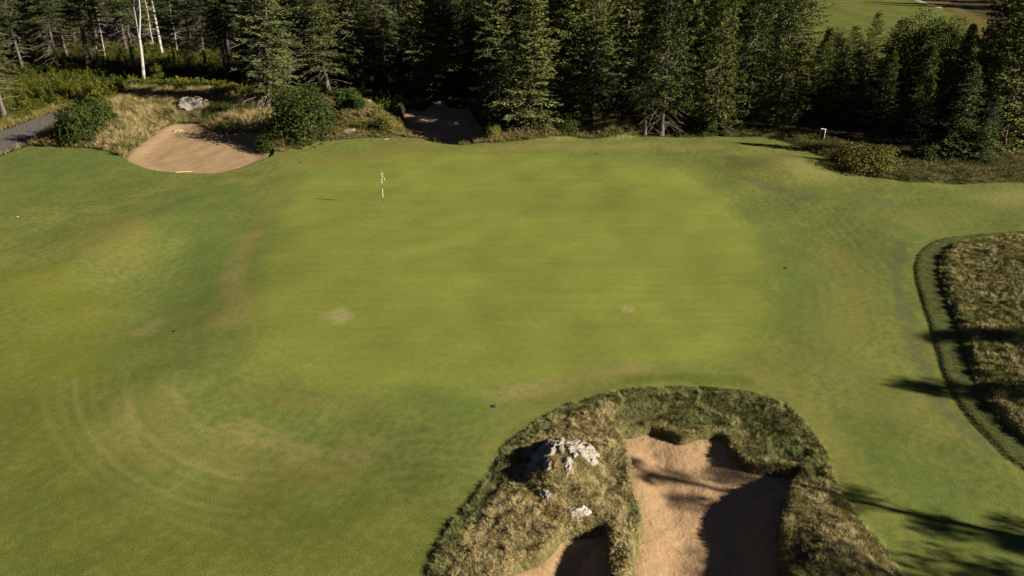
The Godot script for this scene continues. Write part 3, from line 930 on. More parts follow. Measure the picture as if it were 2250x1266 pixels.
# ---------------------------------------------------------------- everything
func _ready() -> void:
	var cam := Camera3D.new()
	cam.name = "camera"
	cam.position = Vector3(0, CAM_H, 0)
	cam.rotation_degrees = Vector3(-PITCH, 0, 0)
	cam.fov = rad_to_deg(2.0 * atan(632.8 / FOCAL))
	cam.near = 0.1
	cam.far = 2000.0
	add_child(cam)
	cam.current = true
	var env := Environment.new()
	env.background_mode = Environment.BG_SKY
	var sky := Sky.new()
	var sm_ := ProceduralSkyMaterial.new()
	sm_.sky_top_color = Color(0.34, 0.42, 0.60)
	sm_.sky_horizon_color = Color(0.62, 0.68, 0.74)
	sm_.ground_horizon_color = Color(0.3, 0.3, 0.26)
	sm_.ground_bottom_color = Color(0.12, 0.12, 0.09)
	sm_.sun_angle_max = 1.0
	sky.sky_material = sm_
	env.sky = sky
	env.background_energy_multiplier = 0.11
	env.tonemap_mode = Environment.TONE_MAPPER_LINEAR
	env.tonemap_exposure = 2.35
	env.sdfgi_enabled = true
	env.ssao_enabled = true
	env.ssil_enabled = true
	var we := WorldEnvironment.new()
	we.name = "environment"
	we.environment = env
	add_child(we)
	var sun := DirectionalLight3D.new()
	sun.name = "sun"
	var az := deg_to_rad(SUN_AZ)
	var el := deg_to_rad(SUN_EL)
	var to_sun := Vector3(cos(el) * cos(az), sin(el), cos(el) * sin(az))
	sun.light_energy = 1.5
	sun.light_color = Color(1.0, 0.95, 0.86)
	sun.light_angular_distance = 0.5
	sun.shadow_enabled = true
	add_child(sun)
	sun.look_at_from_position(to_sun * 100.0, Vector3.ZERO)

	n_low.seed = 3; n_low.frequency = 0.055; n_low.fractal_octaves = 3
	n_mid.seed = 5; n_mid.frequency = 0.45; n_mid.fractal_octaves = 3
	n_fine.seed = 7; n_fine.frequency = 2.4; n_fine.fractal_octaves = 3
	n_ridge.seed = 11; n_ridge.frequency = 1.6; n_ridge.fractal_octaves = 4
	m_bark = plain(Color.WHITE, 0.9, true, 0.2)
	m_leaf = plain(Color.WHITE, 0.75, true, 0.2)
	m_leaf.backlight_enabled = true
	m_leaf.backlight = Color(0.3, 0.34, 0.2)
	m_needle = plain(Color.WHITE, 0.9, true, 0.1)
	m_needle.backlight_enabled = true
	m_needle.backlight = Color(0.3, 0.33, 0.22)
	m_grass = plain(Color.WHITE, 0.9, true, 0.12)
	m_grass.backlight_enabled = true
	m_grass.backlight = Color(0.4, 0.42, 0.3)
	tex_rock = noise_tex(0.016, 6, Color(0.58, 0.57, 0.56), Color(1.2, 1.18, 1.15), 512, 4)
	tex_rock.noise.fractal_type = FastNoiseLite.FRACTAL_RIDGED

	shape_land()
	print("land shaped ", Time.get_ticks_msec())
	paint_land()
	build_land()
	print("land built ", Time.get_ticks_msec())
	build_sand()
	build_far()
	print("sand ", Time.get_ticks_msec())
	build_protos()
	print("protos ", Time.get_ticks_msec())
	build_trees()
	build_bushes()
	build_rocks()
	print("trees ", Time.get_ticks_msec())
	build_grass()
	print("grass ", Time.get_ticks_msec())
	build_bits()
	build_small()
	print("done ", Time.get_ticks_msec())

func build_sand() -> void:
	var st := noise_tex(0.02, 6, Color(0.86, 0.85, 0.83), Color(1, 1, 1), 512, 21)
	var sb := noise_tex(0.03, 5, Color(0, 0, 0), Color(1, 1, 1), 512, 23)
	var sand := tri_mat(Color(0.385, 0.262, 0.155), st, 0.4, 1.8, sb)
	var sand2 := tri_mat(Color(0.35, 0.248, 0.148), st, 0.4, 1.0, sb)
	tag(part("sand_bunker", sheet(f_a, 0.08, 0.1, sand_a, sand), self), "deep tan sand bunker with tree shadows across it under a grassy lip", "bunker")
	tag(part("sand_bunker", sheet(f_b, 0.08, 0.1, sand_b, sand), self), "small sand bunker tucked into the straw grass below the pale rock", "bunker")
	tag(part("sand_bunker", sheet(f_l, 0.15, 0.15, sand_l, sand2), self), "smooth sand bunker with a rake beside the cart path boulder", "bunker")
	tag(part("sand_bunker", sheet(f_k, 0.2, 0.2, sand_k, sand2), self), "shaded sand bunker cut into the foot of the dark wood", "bunker")
	var gt := noise_tex(0.03, 6, Color(0.5, 0.49, 0.47), Color(1, 1, 1), 512, 31)
	var gravel := tri_mat(Color(0.2, 0.19, 0.18), gt, 0.25, 3.0, gt)
	tag(part("gravel_path", sheet(f_path, 0.2, 0.0, func(x: float, z: float) -> float: return H(x, z) + 0.03, gravel), self), "", "", "", "structure")

func build_far() -> void:
	var g := noise_tex(0.01, 5, Color(0.8, 0.82, 0.75), Color(1, 1, 1), 512, 41)
	var far := Feat.new(outline([1690,150, 1690,-45, 1960,-45, 2020,0, 2075,22, 2105,40, 2150,90, 2150,150]), 2.0, 2.0)
	tag(part("far_fairway", sheet(far, 1.5, 0.0, func(_x: float, _z: float) -> float: return 0.2, tri_mat(Color(0.135, 0.15, 0.04), g, 0.03, 0.0, g)), self), "", "", "", "structure")
	var edge := Feat.new(outline([1960,-45, 2020,0, 2075,22, 2105,40, 2140,90, 2200,70, 2150,35, 2080,5, 2050,-45]), 2.0, 2.0)
	tag(part("far_rough", sheet(edge, 1.5, 0.0, func(_x: float, _z: float) -> float: return 0.17, tri_mat(lit(112, 98, 52), g, 0.06, 0.0, g)), self), "", "", "", "structure")
	var pth := Feat.new(outline([1950,-45, 1990,-9, 2040,11, 2070,20, 2070,23, 2036,14, 1984,-6, 1940,-45], 0.0, 1), 0.4, 1.0)
	tag(part("far_cart_path", sheet(pth, 0.4, 0.0, func(_x: float, _z: float) -> float: return 0.24, plain(Color(0.34, 0.31, 0.26))), self), "", "", "", "structure")

func build_protos() -> void:
	var shaded_green := Color(0.07, 0.094, 0.034)  # needles darkened so the shade of the wood sits in their colour
	var warm := Color(0.15, 0.17, 0.055)
	make_spruce("full", 10.0, 3.0, 0.03, 0.05, warm, 0.05, false, 101, 20)
	make_spruce("tall", 13.0, 3.1, 0.2, 0.04, Color(0.13, 0.155, 0.055), 0.08, false, 102, 90)
	make_spruce("tall_b", 13.0, 2.9, 0.22, 0.06, Color(0.08, 0.108, 0.039), 0.16, true, 103, 90)  # same darkened needles, a little lighter: shade put into the colour
	make_spruce("high", 14.0, 2.7, 0.4, 0.08, shaded_green, 0.18, false, 104, 110)
	make_spruce("lofty", 15.0, 3.1, 0.42, 0.1, shaded_green, 0.15, false, 112, 80)
	make_spruce("small", 6.5, 1.55, 0.03, 0.05, Color(0.077, 0.103, 0.037), 0.05, false, 105, 6)
	make_spruce("tufted", 12.0, 2.9, 0.06, 0.05, Color(0.12, 0.142, 0.046), 0.06, true, 106, 25)
	make_broadleaf("round", 8.0, 0.1, 2.3, 110, 90, 0.17, Color(0.075, 0.105, 0.025), Color(0.12, 0.1, 0.08), 107)
	make_whip("sparse", 108)
	make_broadleaf("sapling", 4.5, 0.1, 1.3, 36, 55, 0.14, Color(0.075, 0.105, 0.02), Color(0.12, 0.1, 0.08), 109, 0.5)
	make_birch("birch", 110)
	make_dead("dead", 111)

func build_trees() -> void:
	var T := func(key: String, called: String, px: float, py: float, hh: float, yaw: float, label: String, group := "", wide := 1.0, lean := 0.0) -> void:
		plant_tree(key, called, ground_at(px, py) - Vector3(0, 0.05, 0), hh, yaw, label, group, wide, lean)
	# the edge of the wood, tree by tree
	T.call("tall", "spruce_tree", 588, 246, 12.8, 0.3, "tall spruce with bare lower twigs behind the big dark shrub", "", 1.18, -0.08)
	T.call("tall", "spruce_tree", 722, 205, 13.2, 2.1, "tall spruce with dead grey branches above the rocky grass mound", "", 1.2, -0.08)
	T.call("tall_b", "spruce_tree", 655, 192, 13.5, 4.0, "clumpy spruce squeezed between the two tall spruces", "", 1.1, -0.05)
	T.call("full", "spruce_tree", 1175, 284, 10.6, 0.0, "full green spruce branched to the ground beside the shaded bunker", "", 1.22)
	T.call("tall", "spruce_tree", 1095, 232, 13.0, 0.9, "dark spruce in the shade behind the full green spruce", "", 0.95)
	T.call("full", "spruce_tree", 1250, 262, 12.5, 2.9, "tall spruce close behind the full green spruce", "", 0.9)
	T.call("tall_b", "spruce_tree", 1452, 298, 12.5, 1.0, "spruce with a pale bare trunk at the edge of the fairway", "", 1.0)
	T.call("high", "spruce_tree", 1416, 296, 11.5, 2.6, "thin spruce with a grey trunk next to the pale trunked spruce", "", 0.85)
	T.call("tufted", "spruce_tree", 1570, 288, 12.5, 3.0, "bushy tufted spruce between the pale trunk and the white post", "spruces at the wood edge", 0.85)
	T.call("tufted", "spruce_tree", 1705, 282, 12.0, 5.2, "broad tufted spruce nearest the white marker post", "", 0.95)
	T.call("tall", "spruce_tree", 1300, 262, 12.5, 5.0, "dark spruce behind the small grass mound with shadows", "", 0.9)
	T.call("tall_b", "spruce_tree", 1640, 262, 12.5, 0.8, "tufted spruce standing just behind two broad tufted ones", "", 0.9)
	var a := ground_at(1895, 240)
	plant_tree("full", "spruce_tree", a, top_h(24, a), 0.5, "pointed spruce against the far fairway", "", 0.85)
	a = ground_at(1985, 238)
	plant_tree("round", "broadleaf_tree", a, top_h(8, a), 1.5, "leafy round tree beside the pointed spruce before the far fairway", "", 0.95)
	a = ground_at(2062, 232)
	plant_tree("round", "broadleaf_tree", a, top_h(28, a), 4.1, "lower leafy tree against the dry edge of the far fairway", "", 0.85)
	a = ground_at(1810, 235)
	plant_tree("round", "broadleaf_tree", a, top_h(52, a), 3.1, "dark leafy tree between the tufted spruces and the pointed spruce", "", 0.75)
	T.call("full", "spruce_tree", 2190, 325, 14.0, 2.2, "great spruce towering over the small spruces by the golden shrub", "", 0.85)
	a = ground_at(2092, 346)
	plant_tree("small", "spruce_tree", a, top_h(140, a), 1.9, "small pointed spruce in front of the great spruce", "", 1.0)
	a = ground_at(2010, 318)
	plant_tree("small", "spruce_tree", a, top_h(165, a), 3.9, "thin young spruce with a bare leader beside the small pointed spruce", "", 0.75)
	a = ground_at(2120, 300)
	plant_tree("full", "spruce_tree", a, top_h(45, a), 4.4, "dense spruce at the back of the rough strip beyond the golden shrub", "", 0.8)
	T.call("small", "spruce_tree", 2160, 350, 4.6, 5.1, "low spruce growing out of the rough strip", "", 1.1)
	T.call("full", "spruce_tree", 2330, 320, 12.0, 5.9, "tall spruce closing the end of the rough strip", "", 0.9)
	var k2 := 0
	for q in [[2290, 300, 13.0], [2370, 312, 13.5], [2450, 322, 13.0], [2380, 275, 13.0], [2540, 330, 13.0], [2290, 262, 12.0]]:
		k2 += 1
		T.call(["full", "tufted", "tall"][k2 % 3], "spruce_tree", q[0], q[1], q[2], q[0] * 1.0, "tall spruce where the wood closes the end of the rough strip", "spruces past the end of the rough strip", 1.05)
	for q in [[1795, 250, 60], [1850, 232, 55], [1938, 262, 110], [1945, 226, 40], [2020, 262, 95], [2025, 228, 38], [2095, 250, 52], [1870, 275, 150], [1975, 290, 190], [1830, 262, 78], [2060, 280, 130]]:
		k2 += 1
		a = ground_at(q[0], q[1])
		plant_tree(["full", "tufted"][k2 % 2], "spruce_tree", a, top_h(q[2], a), q[0] * 1.0, "dim young spruce in the shade below the gap to the far fairway", "young spruces in the shaded gap", 1.15)
	# the left side with its birches and bare stems
	T.call("birch", "birch_tree", 317, 198, 12.5, 0.0, "white forked birch standing alone at the end of the path", "", 1.0)
	T.call("birch", "birch_tree", 358, 126, 13.0, 2.4, "white birch farther back among bare stems", "", 0.95)
	T.call("high", "spruce_tree", 12, 262, 12.5, 0.4, "leaning spruce with drooping grey twigs at the path", "", 1.0, 0.05)
	T.call("lofty", "spruce_tree", 280, 122, 14.5, 1.2, "straight dark spruce stem behind the forked birch", "", 0.9)
	T.call("lofty", "spruce_tree", 96, 142, 14.0, 2.2, "high crowned spruce over the undergrowth by the path", "", 1.0)
	T.call("lofty", "spruce_tree", 195, 150, 14.5, 3.3, "dark trunked spruce in the shade left of the forked birch", "", 0.95)
	T.call("lofty", "spruce_tree", 500, 186, 14.0, 4.4, "high crowned spruce behind the leafy saplings", "", 0.95)
	T.call("dead", "dead_tree", 390, 118, 7.5, 0.0, "dead grey tree with bare branches beside the far birch", "")
	T.call("dead", "dead_tree", 232, 128, 7.5, 1.7, "dead grey tree with bare branches left of the dark stems", "")
	T.call("dead", "dead_tree", 340, 112, 8.0, 3.0, "thin dead tree between the two birches", "")
	T.call("sapling", "sapling_tree", 418, 158, 4.4, 0.0, "bright leafy sapling right of the birches", "")
	T.call("sapling", "sapling_tree", 352, 190, 2.6, 2.0, "low leafy sapling at the foot of the forked birch", "")
	T.call("sapling", "sapling_tree", 540, 175, 4.0, 4.0, "yellowish leafy sapling beside the tall spruces", "")
	T.call("sapling", "sapling_tree", 470, 190, 2.8, 5.0, "leafy sapling under the high crowned spruce", "")
	# the wood behind, rank on rank
	rng.seed = 77
	var birch_a := ground_at(317, 198)
	var birch_b := ground_at(358, 126)
	var ranks := [[-72.0, 2.6], [-77.0, 3.0], [-83.0, 3.2], [-90.0, 3.6], [-98.0, 4.2], [-108.0, 5.0], [-118.0, 4.0], [-128.0, 4.5]]
	var keys := ["tall", "high", "tall_b", "full", "tufted"]
	for r in ranks:
		var x: float = -92.0 if r[0] < -110.0 else -66.0
		while x < (-34.0 if r[0] < -110.0 else 80.0):
			x += rnd(0.7, 1.3) * r[1]
			var z: float = r[0] + rnd(-1.6, 1.6)
			var depth := -z * cos(deg_to_rad(PITCH)) + CAM_H * sin(deg_to_rad(PITCH))
			var px := 1125.0 + x / depth * FOCAL
			var tall := rnd(11.5, 14.5)
			if z > -76.0 and px < 840.0: continue                        # the birch glade and the mound stay open
			if z > -87.0 and px < 500.0: continue
			if px > 1745.0 and px < 2150.0: continue                     # the gap that shows the far fairway
			if z > -76.0 and px > 860.0 and px < 1080.0: continue        # the shaded bunker
			if px < -120.0 or px > 2500.0 or (px > 2100.0 and z < -86.0): continue
			var lit_gap := false                                         # the sun reaches the birches through a gap in the wood
			for bq in [birch_a, birch_b]:
				var rel := Vector2(x - bq.x, z - bq.z)
				var al := rel.x * cos(deg_to_rad(SUN_AZ)) + rel.y * sin(deg_to_rad(SUN_AZ))
				if al > -1.0 and al < 34.0 and absf(rel.y * cos(deg_to_rad(SUN_AZ)) - rel.x * sin(deg_to_rad(SUN_AZ))) < 3.4: lit_gap = true
			if lit_gap: continue
			var key: String = keys[rng.randi() % keys.size()]
			if px < 560.0: key = "high" if rng.randf() < 0.65 else "tall"
			plant_tree(key, "spruce_tree", Vector3(x, H(x, z) - 0.05, z), tall, rnd(0, TAU), "dark spruce in the thick of the wood behind the edge trees", "spruces deep in the wood", rnd(0.8, 1.0))
	for q in [[2180, -8], [2240, 4], [2300, 10], [2120, -22], [2070, -34]]:
		var at := P(q[0], q[1] + 14)
		plant_tree("full", "spruce_tree", at, 13.0, q[0], "distant dark spruce beyond the far fairway", "spruces beyond the far fairway", 1.0)
	# trees beside the hole on the sunny side: their shadows fall across the rough, the bank and the sand
	var away := Vector3(cos(deg_to_rad(SUN_AZ)), 0, sin(deg_to_rad(SUN_AZ)))
	for q in [["full", 2045, 830, 0.3, 12.0, 1.0, "spruce_tree", "lone spruce beside the hole throwing its shadow over the mown collar"],
			["full", 2120, 722, 0.5, 12.5, 1.1, "spruce_tree", "spruce beside the hole shading the tussock mound"],
			["sparse", 1400, 1040, -0.55, 12.0, 1.0, "broadleaf_tree", "thin leafy tree beside the hole shading the bunker bank"],
			["round", 1465, 1240, -0.55, 11.5, 0.9, "broadleaf_tree", "round leafy tree beside the hole shading the bunker"],
			["full", 1960, 1285, 0.0, 12.0, 1.0, "spruce_tree", "full spruce beside the hole near the bunker bank"],
			["tufted", 2215, 1195, 0.0, 12.0, 1.0, "spruce_tree", "tufted spruce beside the hole near the bunker bank"]]:
		var tip := P(q[1], q[2], q[3])
		var base: Vector3 = tip + away * ((q[4] * 0.97 - q[3]) / tan(deg_to_rad(SUN_EL)))
		plant_tree(q[0], q[6], Vector3(base.x, H(base.x, base.z), base.z), q[4], 0.35 if q[0] == "sparse" else q[1] * 0.01, q[7], "", q[5])

func build_bushes() -> void:
	var g1 := Color(0.03, 0.046, 0.012)
	var g2 := Color(0.068, 0.086, 0.02)
	make_bush("dark", Vector3(1.5, 1.6, 1.4), 46, 80, 0.16, g1, g2, 201)
	make_bush("big", Vector3(2.4, 3.2, 2.2), 95, 90, 0.17, g1 * 0.9, g2, 202)
	make_bush("gold", Vector3(0.8, 1.0, 0.8), 34, 60, 0.1, Color(0.13, 0.125, 0.03), Color(0.17, 0.13, 0.04), 203)
	make_bush("juniper", Vector3(1.3, 0.9, 1.0), 60, 70, 0.2, Color(0.055, 0.085, 0.03), Color(0.075, 0.1, 0.035), 204, true)
	make_bush("amber", Vector3(1.7, 1.3, 1.3), 70, 70, 0.11, Color(0.1, 0.1, 0.025), Color(0.16, 0.12, 0.03), 205)
	var B := func(key: String, px: float, py: float, s: Vector3, yaw: float, label: String, called := "shrub") -> void:
		plant_bush(key, ground_at(px, py), s, yaw, label, called)
	B.call("dark", 182, 316, Vector3(1.05, 1.5, 0.9), 0.0, "dark leafy shrub between the gravel path and the straw grass")
	B.call("dark", 232, 292, Vector3(0.72, 1.25, 0.75), 2.0, "smaller dark shrub just behind the leafy shrub by the path")
	B.call("big", 668, 304, Vector3(1.15, 1.2, 1.0), 0.0, "big rounded dark green shrub on the mound beside the bunker")
	B.call("dark", 592, 326, Vector3(0.65, 0.8, 0.7), 4.0, "leafy shrub hanging over the corner of the raked bunker")
	B.call("dark", 634, 300, Vector3(0.8, 1.1, 0.8), 1.0, "mid sized shrub filling the gap between two dark shrubs")
	B.call("dark", 508, 288, Vector3(0.42, 0.5, 0.42), 5.0, "little green shrub in the straw grass above the bunker")
	B.call("dark", 478, 266, Vector3(0.4, 0.4, 0.4), 2.2, "tiny leafy shrub in the straw grass right of the boulder")
	B.call("gold", 530, 262, Vector3(0.7, 0.6, 0.7), 3.2, "yellowing leafy weed clump in the straw above the bunker")
	B.call("dark", 545, 285, Vector3(0.45, 0.45, 0.45), 0.2, "low green shrub on the grassy nose of the raked bunker")
	B.call("juniper", 765, 268, Vector3(0.85, 1.1, 0.85), 0.0, "spreading juniper on the rocky grass mound", "juniper_shrub")
	B.call("juniper", 790, 278, Vector3(0.5, 0.75, 0.5), 2.0, "small juniper cushion beside the pale stones", "juniper_shrub")
	B.call("gold", 855, 290, Vector3(1.0, 1.15, 1.0), 0.0, "round yellow green shrub at the lip of the shaded bunker")
	B.call("gold", 1082, 306, Vector3(0.75, 1.2, 0.75), 2.0, "small yellow green shrub below the full spruce")
	B.call("amber", 1905, 372, Vector3(1.25, 1.1, 1.0), 0.0, "amber tipped shrub at the corner of the rough strip")
	B.call("amber", 1868, 352, Vector3(0.75, 0.9, 0.8), 2.6, "smaller amber shrub behind the corner shrub")
	B.call("dark", 2110, 345, Vector3(0.8, 0.8, 0.8), 3.0, "green shrub at the foot of the small pointed spruce")
	B.call("dark", 2030, 345, Vector3(0.75, 0.7, 0.7), 1.3, "green shrub in the rough strip near the amber shrubs")
	B.call("dark", 1540, 292, Vector3(0.8, 0.9, 0.7), 5.3, "low green shrub under the bushy tufted spruce")
	B.call("gold", 1622, 290, Vector3(0.5, 0.7, 0.5), 1.3, "little yellow sprig at the wood edge under tufted spruces")
	B.call("dark", 1250, 290, Vector3(0.7, 0.6, 0.6), 0.6, "low shrub at the skirt of the full spruce")

func build_rocks() -> void:
	var pale := Color(0.37, 0.35, 0.315)
	var R := func(px: float, py: float, r: Vector3, sink: float, yaw: float, tilt: float, sd: int, label: String, col: Color, called := "boulder") -> void:
		var at := ground_at(px, py)
		var o := part(called, make_rock(r, sd, 0.1, col), self)
		o.position = at - Vector3(0, sink, 0)
		o.rotation = Vector3(tilt, yaw, 0)
		tag(o, label, "rock")
	R.call(430, 272, Vector3(1.6, 0.85, 0.85), -0.12, 0.25, -0.3, 1, "broad cracked grey boulder at the back of the raked bunker", pale * 0.8)
	R.call(391, 286, Vector3(0.6, 0.45, 0.5), -0.05, 0.8, 0.0, 2, "small buff stone at the edge of the raked bunker", Color(0.4, 0.31, 0.22))
	var k3 := 0
	for q in [[[1238,958, 1262,948, 1290,952, 1312,972, 1322,1002, 1300,1016, 1272,1012, 1262,1020, 1246,1006, 1240,980], "white rock face crowning the straw grass mound", 1.0],
			[[1176,968, 1205,948, 1236,946, 1242,980, 1236,1004, 1222,1000, 1205,1012, 1186,1008, 1168,1020, 1158,1004], "bluish grey rock face joined to the white one on the mound", 0.85],
			[[1232,1010, 1252,1008, 1258,1030, 1250,1048, 1238,1044, 1230,1026], "narrow pale rock rib running down below the rock faces", 1.1],
			[[1192,1018, 1206,1014, 1210,1034, 1198,1042], "small grey rock patch showing through below the bluish face", 0.9]]:
		var f := Feat.new(outline(q[0], 0.52, 2), 0.03, 0.3)
		f_rocks.append(f)
		k3 += 1
		var ph := k3 * 7.3
		var o := part("rock_outcrop", sheet(f, 0.03, 0.2, func(x: float, z: float) -> float:
			var r := absf(n_ridge.get_noise_2d(x * 2.1 + z * 0.8 + ph, z * 1.1)) * 0.11 + 0.03 * n_fine.get_noise_2d(x * 1.5, z * 0.7) + 0.04 * n_mid.get_noise_2d(x * 3.0, z * 3.0)
			return H(x, z) + lerpf(0.03 + r, -0.12, sm(-0.16, 0.1, f.sd(x, z) - 0.05 + 0.16 * n_mid.get_noise_2d(x * 3.0 + ph, z * 3.0))), rock_mat(pale * q[2])), self)
		tag(o, q[1], "rock")
	R.call(1197, 1092, Vector3(0.2, 0.28, 0.3), 0.03, 0.4, 0.0, 6, "lone fist of bluish rock in the middle of the straw slope", pale * 0.85)
	R.call(1268, 1172, Vector3(0.42, 0.26, 0.26), 0.08, 0.35, 0.0, 7, "white jagged rock above the small bunker", pale * 1.2)
	R.call(1226, 1200, Vector3(0.12, 0.16, 0.3), 0.05, 0.1, 0.0, 8, "thin white stone at the edge of the small bunker", pale * 1.2)
	R.call(1197, 1243, Vector3(0.28, 0.12, 0.14), 0.03, 0.6, 0.0, 13, "flat pale stone lying at the lower edge of the small bunker", pale * 1.1)
	R.call(768, 288, Vector3(0.6, 0.3, 0.5), 0.12, 0.6, 0.3, 9, "low cracked stone slab on the mound below the junipers", pale * 0.8)
	R.call(776, 296, Vector3(0.35, 0.25, 0.3), 0.05, 1.6, 0.0, 10, "pale stone at the foot of the rocky mound", pale * 1.1)
	R.call(811, 268, Vector3(0.35, 0.25, 0.28), 0.05, 2.6, 0.0, 11, "small white stone beside the juniper cushion", pale * 1.1)
	R.call(849, 306, Vector3(0.2, 0.08, 0.15), 0.02, 0.2, 0.0, 14, "flat white stone at the edge of the turf below the yellow shrub", pale * 1.1)

func build_grass() -> void:
	var f_back := Feat.new(outline([560,340, 1420,340, 1420,190, 560,190], 0.0, 1), 2.0, 0.0)
	var f_pathside := Feat.new(outline([-60,370, 320,370, 320,195, -60,195], 0.0, 1), 2.0, 0.0)
	var f_floor := Feat.new(outline([-60,330, 1400,300, 1400,150, 600,120, -60,92], 0.0, 1), 2.0, 0.0)
	var xl0 := P(1400, 1050).x
	var xl1 := P(1340, 1050).x
	var xr0 := P(1690, 1150).x
	var xr1 := P(1745, 1150).x
	var zr0 := P(1690, 1010).z
	var zr1 := P(1690, 1090).z
	var rough := [make_tuft(12, 0.06, 0.13, 0.009, 0.8, 0.8, 301), make_tuft(11, 0.05, 0.11, 0.009, 1.0, 1.0, 302), make_tuft(13, 0.07, 0.16, 0.008, 0.7, 0.9, 303)]
	var short := [make_tuft(9, 0.035, 0.07, 0.012, 0.9, 0.4, 311), make_tuft(8, 0.03, 0.06, 0.012, 1.1, 0.4, 312)]
	var tallg := [make_tuft(14, 0.35, 0.62, 0.022, 0.5, 0.5, 321), make_tuft(12, 0.3, 0.7, 0.02, 0.35, 0.6, 322), make_tuft(14, 0.4, 0.8, 0.02, 0.45, 0.4, 323)]
	var herb := [make_herb(0.75, 12, 0.16, Color(0, 0, 0, 0), 331), make_herb(0.9, 14, 0.14, Color(1.9, 1.3, 0.5), 332), make_herb(0.6, 12, 0.2, Color(0, 0, 0, 0), 333)]
	var bo := ground_at(430, 272)
	var straw := Color(0.43, 0.355, 0.18)
	var olive := Color(0.21, 0.2, 0.085)
	var green := Color(0.14, 0.168, 0.06)
	var on_rock := func(x: float, z: float) -> bool:
		for f in f_rocks:
			if f.sd(x, z) < 0.06 + 0.12 * n_mid.get_noise_2d(x * 3.0, z * 3.0): return true
		return false
	var not_sand := func(x: float, z: float) -> bool: return f_a.sd(x, z) > -0.06 and f_b.sd(x, z) > -0.06
	scatter("rough_grass", "long straw and olive grass on the mound round the front bunkers", "grass", rough, f_near, 700.0,
		func(x: float, z: float) -> float: return (0.12 if on_rock.call(x, z) else clampf(0.85 + 0.9 * n_mid.get_noise_2d(x * 1.2 + 11.0, z * 1.2), 0.25, 1.0)) if f_near.sd(x, z) < -0.02 and not_sand.call(x, z) else 0.0,
		func(x: float, z: float) -> Color:
			var s := f_near.sd(x, z)
			var left := sm(xl0, xl1, x)
			var lip := sm(0.55, 0.1, minf(f_a.sd(x, z), f_b.sd(x, z)))
			var right := sm(xr0, xr1, x) * sm(zr0, zr1, z)
			var k := clampf(maxf(left * sm(-0.25, -1.1, s), maxf(lip * 0.55, right * 0.55)) + 0.45 * n_mid.get_noise_2d(x * 1.5, z * 1.5), 0.0, 1.0)
			return vary(green.lerp(olive, clampf(0.45 + 0.8 * n_mid.get_noise_2d(x + 9.0, z), 0.0, 1.0)).lerp(straw, k), 0.25),
		0.6, 1.45, 0.9, 401)
	scatter("collar_grass", "short mown collar of darker grass round the tussock mound", "grass", short, f_io, 260.0,
		func(x: float, z: float) -> float: return 1.0 if f_io.sd(x, z) < 0.0 and f_ii.sd(x, z) > -0.1 else 0.0,
		func(x: float, z: float) -> Color: return vary(Color(0.15, 0.17, 0.06).lerp(Color(0.2, 0.195, 0.08), clampf(0.4 + n_mid.get_noise_2d(x, z), 0, 1)), 0.2),
		0.5, 0.95, 0.5, 402)
	scatter("tussock_grass", "matted straw green tussock grass on the mound at the collar", "grass", rough, f_ii, 330.0,
		func(x: float, z: float) -> float: return 1.0 if f_ii.sd(x, z) < 0.0 else 0.0,
		func(x: float, z: float) -> Color: return vary(Color(0.17, 0.18, 0.065).lerp(Color(0.36, 0.31, 0.155), clampf(0.45 + 1.1 * n_mid.get_noise_2d(x * 1.4, z * 1.4), 0, 1)), 0.25),
		0.8, 1.5, 1.1, 403)
	scatter("fescue_grass", "tall straw coloured grass round the raked bunker and boulder", "grass", tallg, f_fl, 70.0,
		func(x: float, z: float) -> float: return (0.75 + 0.4 * n_mid.get_noise_2d(x, z)) if Vector2(x - bo.x, (z - bo.z - 0.6) * 0.8).length() > 1.1 and f_fl.sd(x, z) < -0.05 and f_l.sd(x, z) > 0.1 and f_path.sd(x, z) > 0.2 else 0.0,
		func(x: float, z: float) -> Color: return vary(Color(0.36, 0.285, 0.14).lerp(Color(0.12, 0.125, 0.04), clampf(0.35 + 1.3 * n_mid.get_noise_2d(x * 0.8, z * 0.8), 0, 1)), 0.22),
		0.5, 1.35, 0.8, 404)
	scatter("mound_grass", "dry grass on the rocky mound and the bank beside the shaded bunker", "grass", tallg, f_back, 60.0,
		func(x: float, z: float) -> float: return 0.9 if (f_mm.sd(x, z) < -0.05 or f_mr.sd(x, z) < -0.1 or (f_k.sd(x, z) < 1.2 and f_turf.sd(x, z) > 0.1)) and f_k.sd(x, z) > 0.0 else 0.0,
		func(x: float, z: float) -> Color: return vary(Color(0.26, 0.2, 0.095).lerp(Color(0.15, 0.15, 0.04), clampf(0.45 + n_mid.get_noise_2d(x, z), 0, 1)), 0.22),
		0.3, 0.75, 0.5, 405)
	scatter("verge_grass", "uneven dry grass of the rough strip along the wood edge", "grass", tallg, f_sr, 34.0,
		func(x: float, z: float) -> float: return (0.7 + 0.5 * n_mid.get_noise_2d(x * 0.7, z)) if f_sr.sd(x, z) < -0.05 else 0.0,
		func(x: float, z: float) -> Color: return vary(Color(0.085, 0.1, 0.03).lerp(Color(0.22, 0.175, 0.075), clampf(0.4 + n_mid.get_noise_2d(x, z), 0, 1)), 0.22),
		0.35, 0.85, 0.5, 406)
	scatter("path_grass", "golden long grass along the far side of the gravel path", "grass", tallg, f_pathside, 45.0,
		func(x: float, z: float) -> float: return sm(3.6, 0.6, f_path.sd(x, z)) if f_path.sd(x, z) > 0.1 and f_path.sd(x, z) < 4.0 and f_fl.sd(x, z) > 0.0 and f_turf.sd(x, z) > 0.05 else 0.0,
		func(x: float, z: float) -> Color: return vary(Color(0.25, 0.2, 0.075).lerp(Color(0.15, 0.16, 0.035), clampf(0.3 + n_mid.get_noise_2d(x, z), 0, 1)), 0.22),
		0.5, 1.0, 0.5, 407)
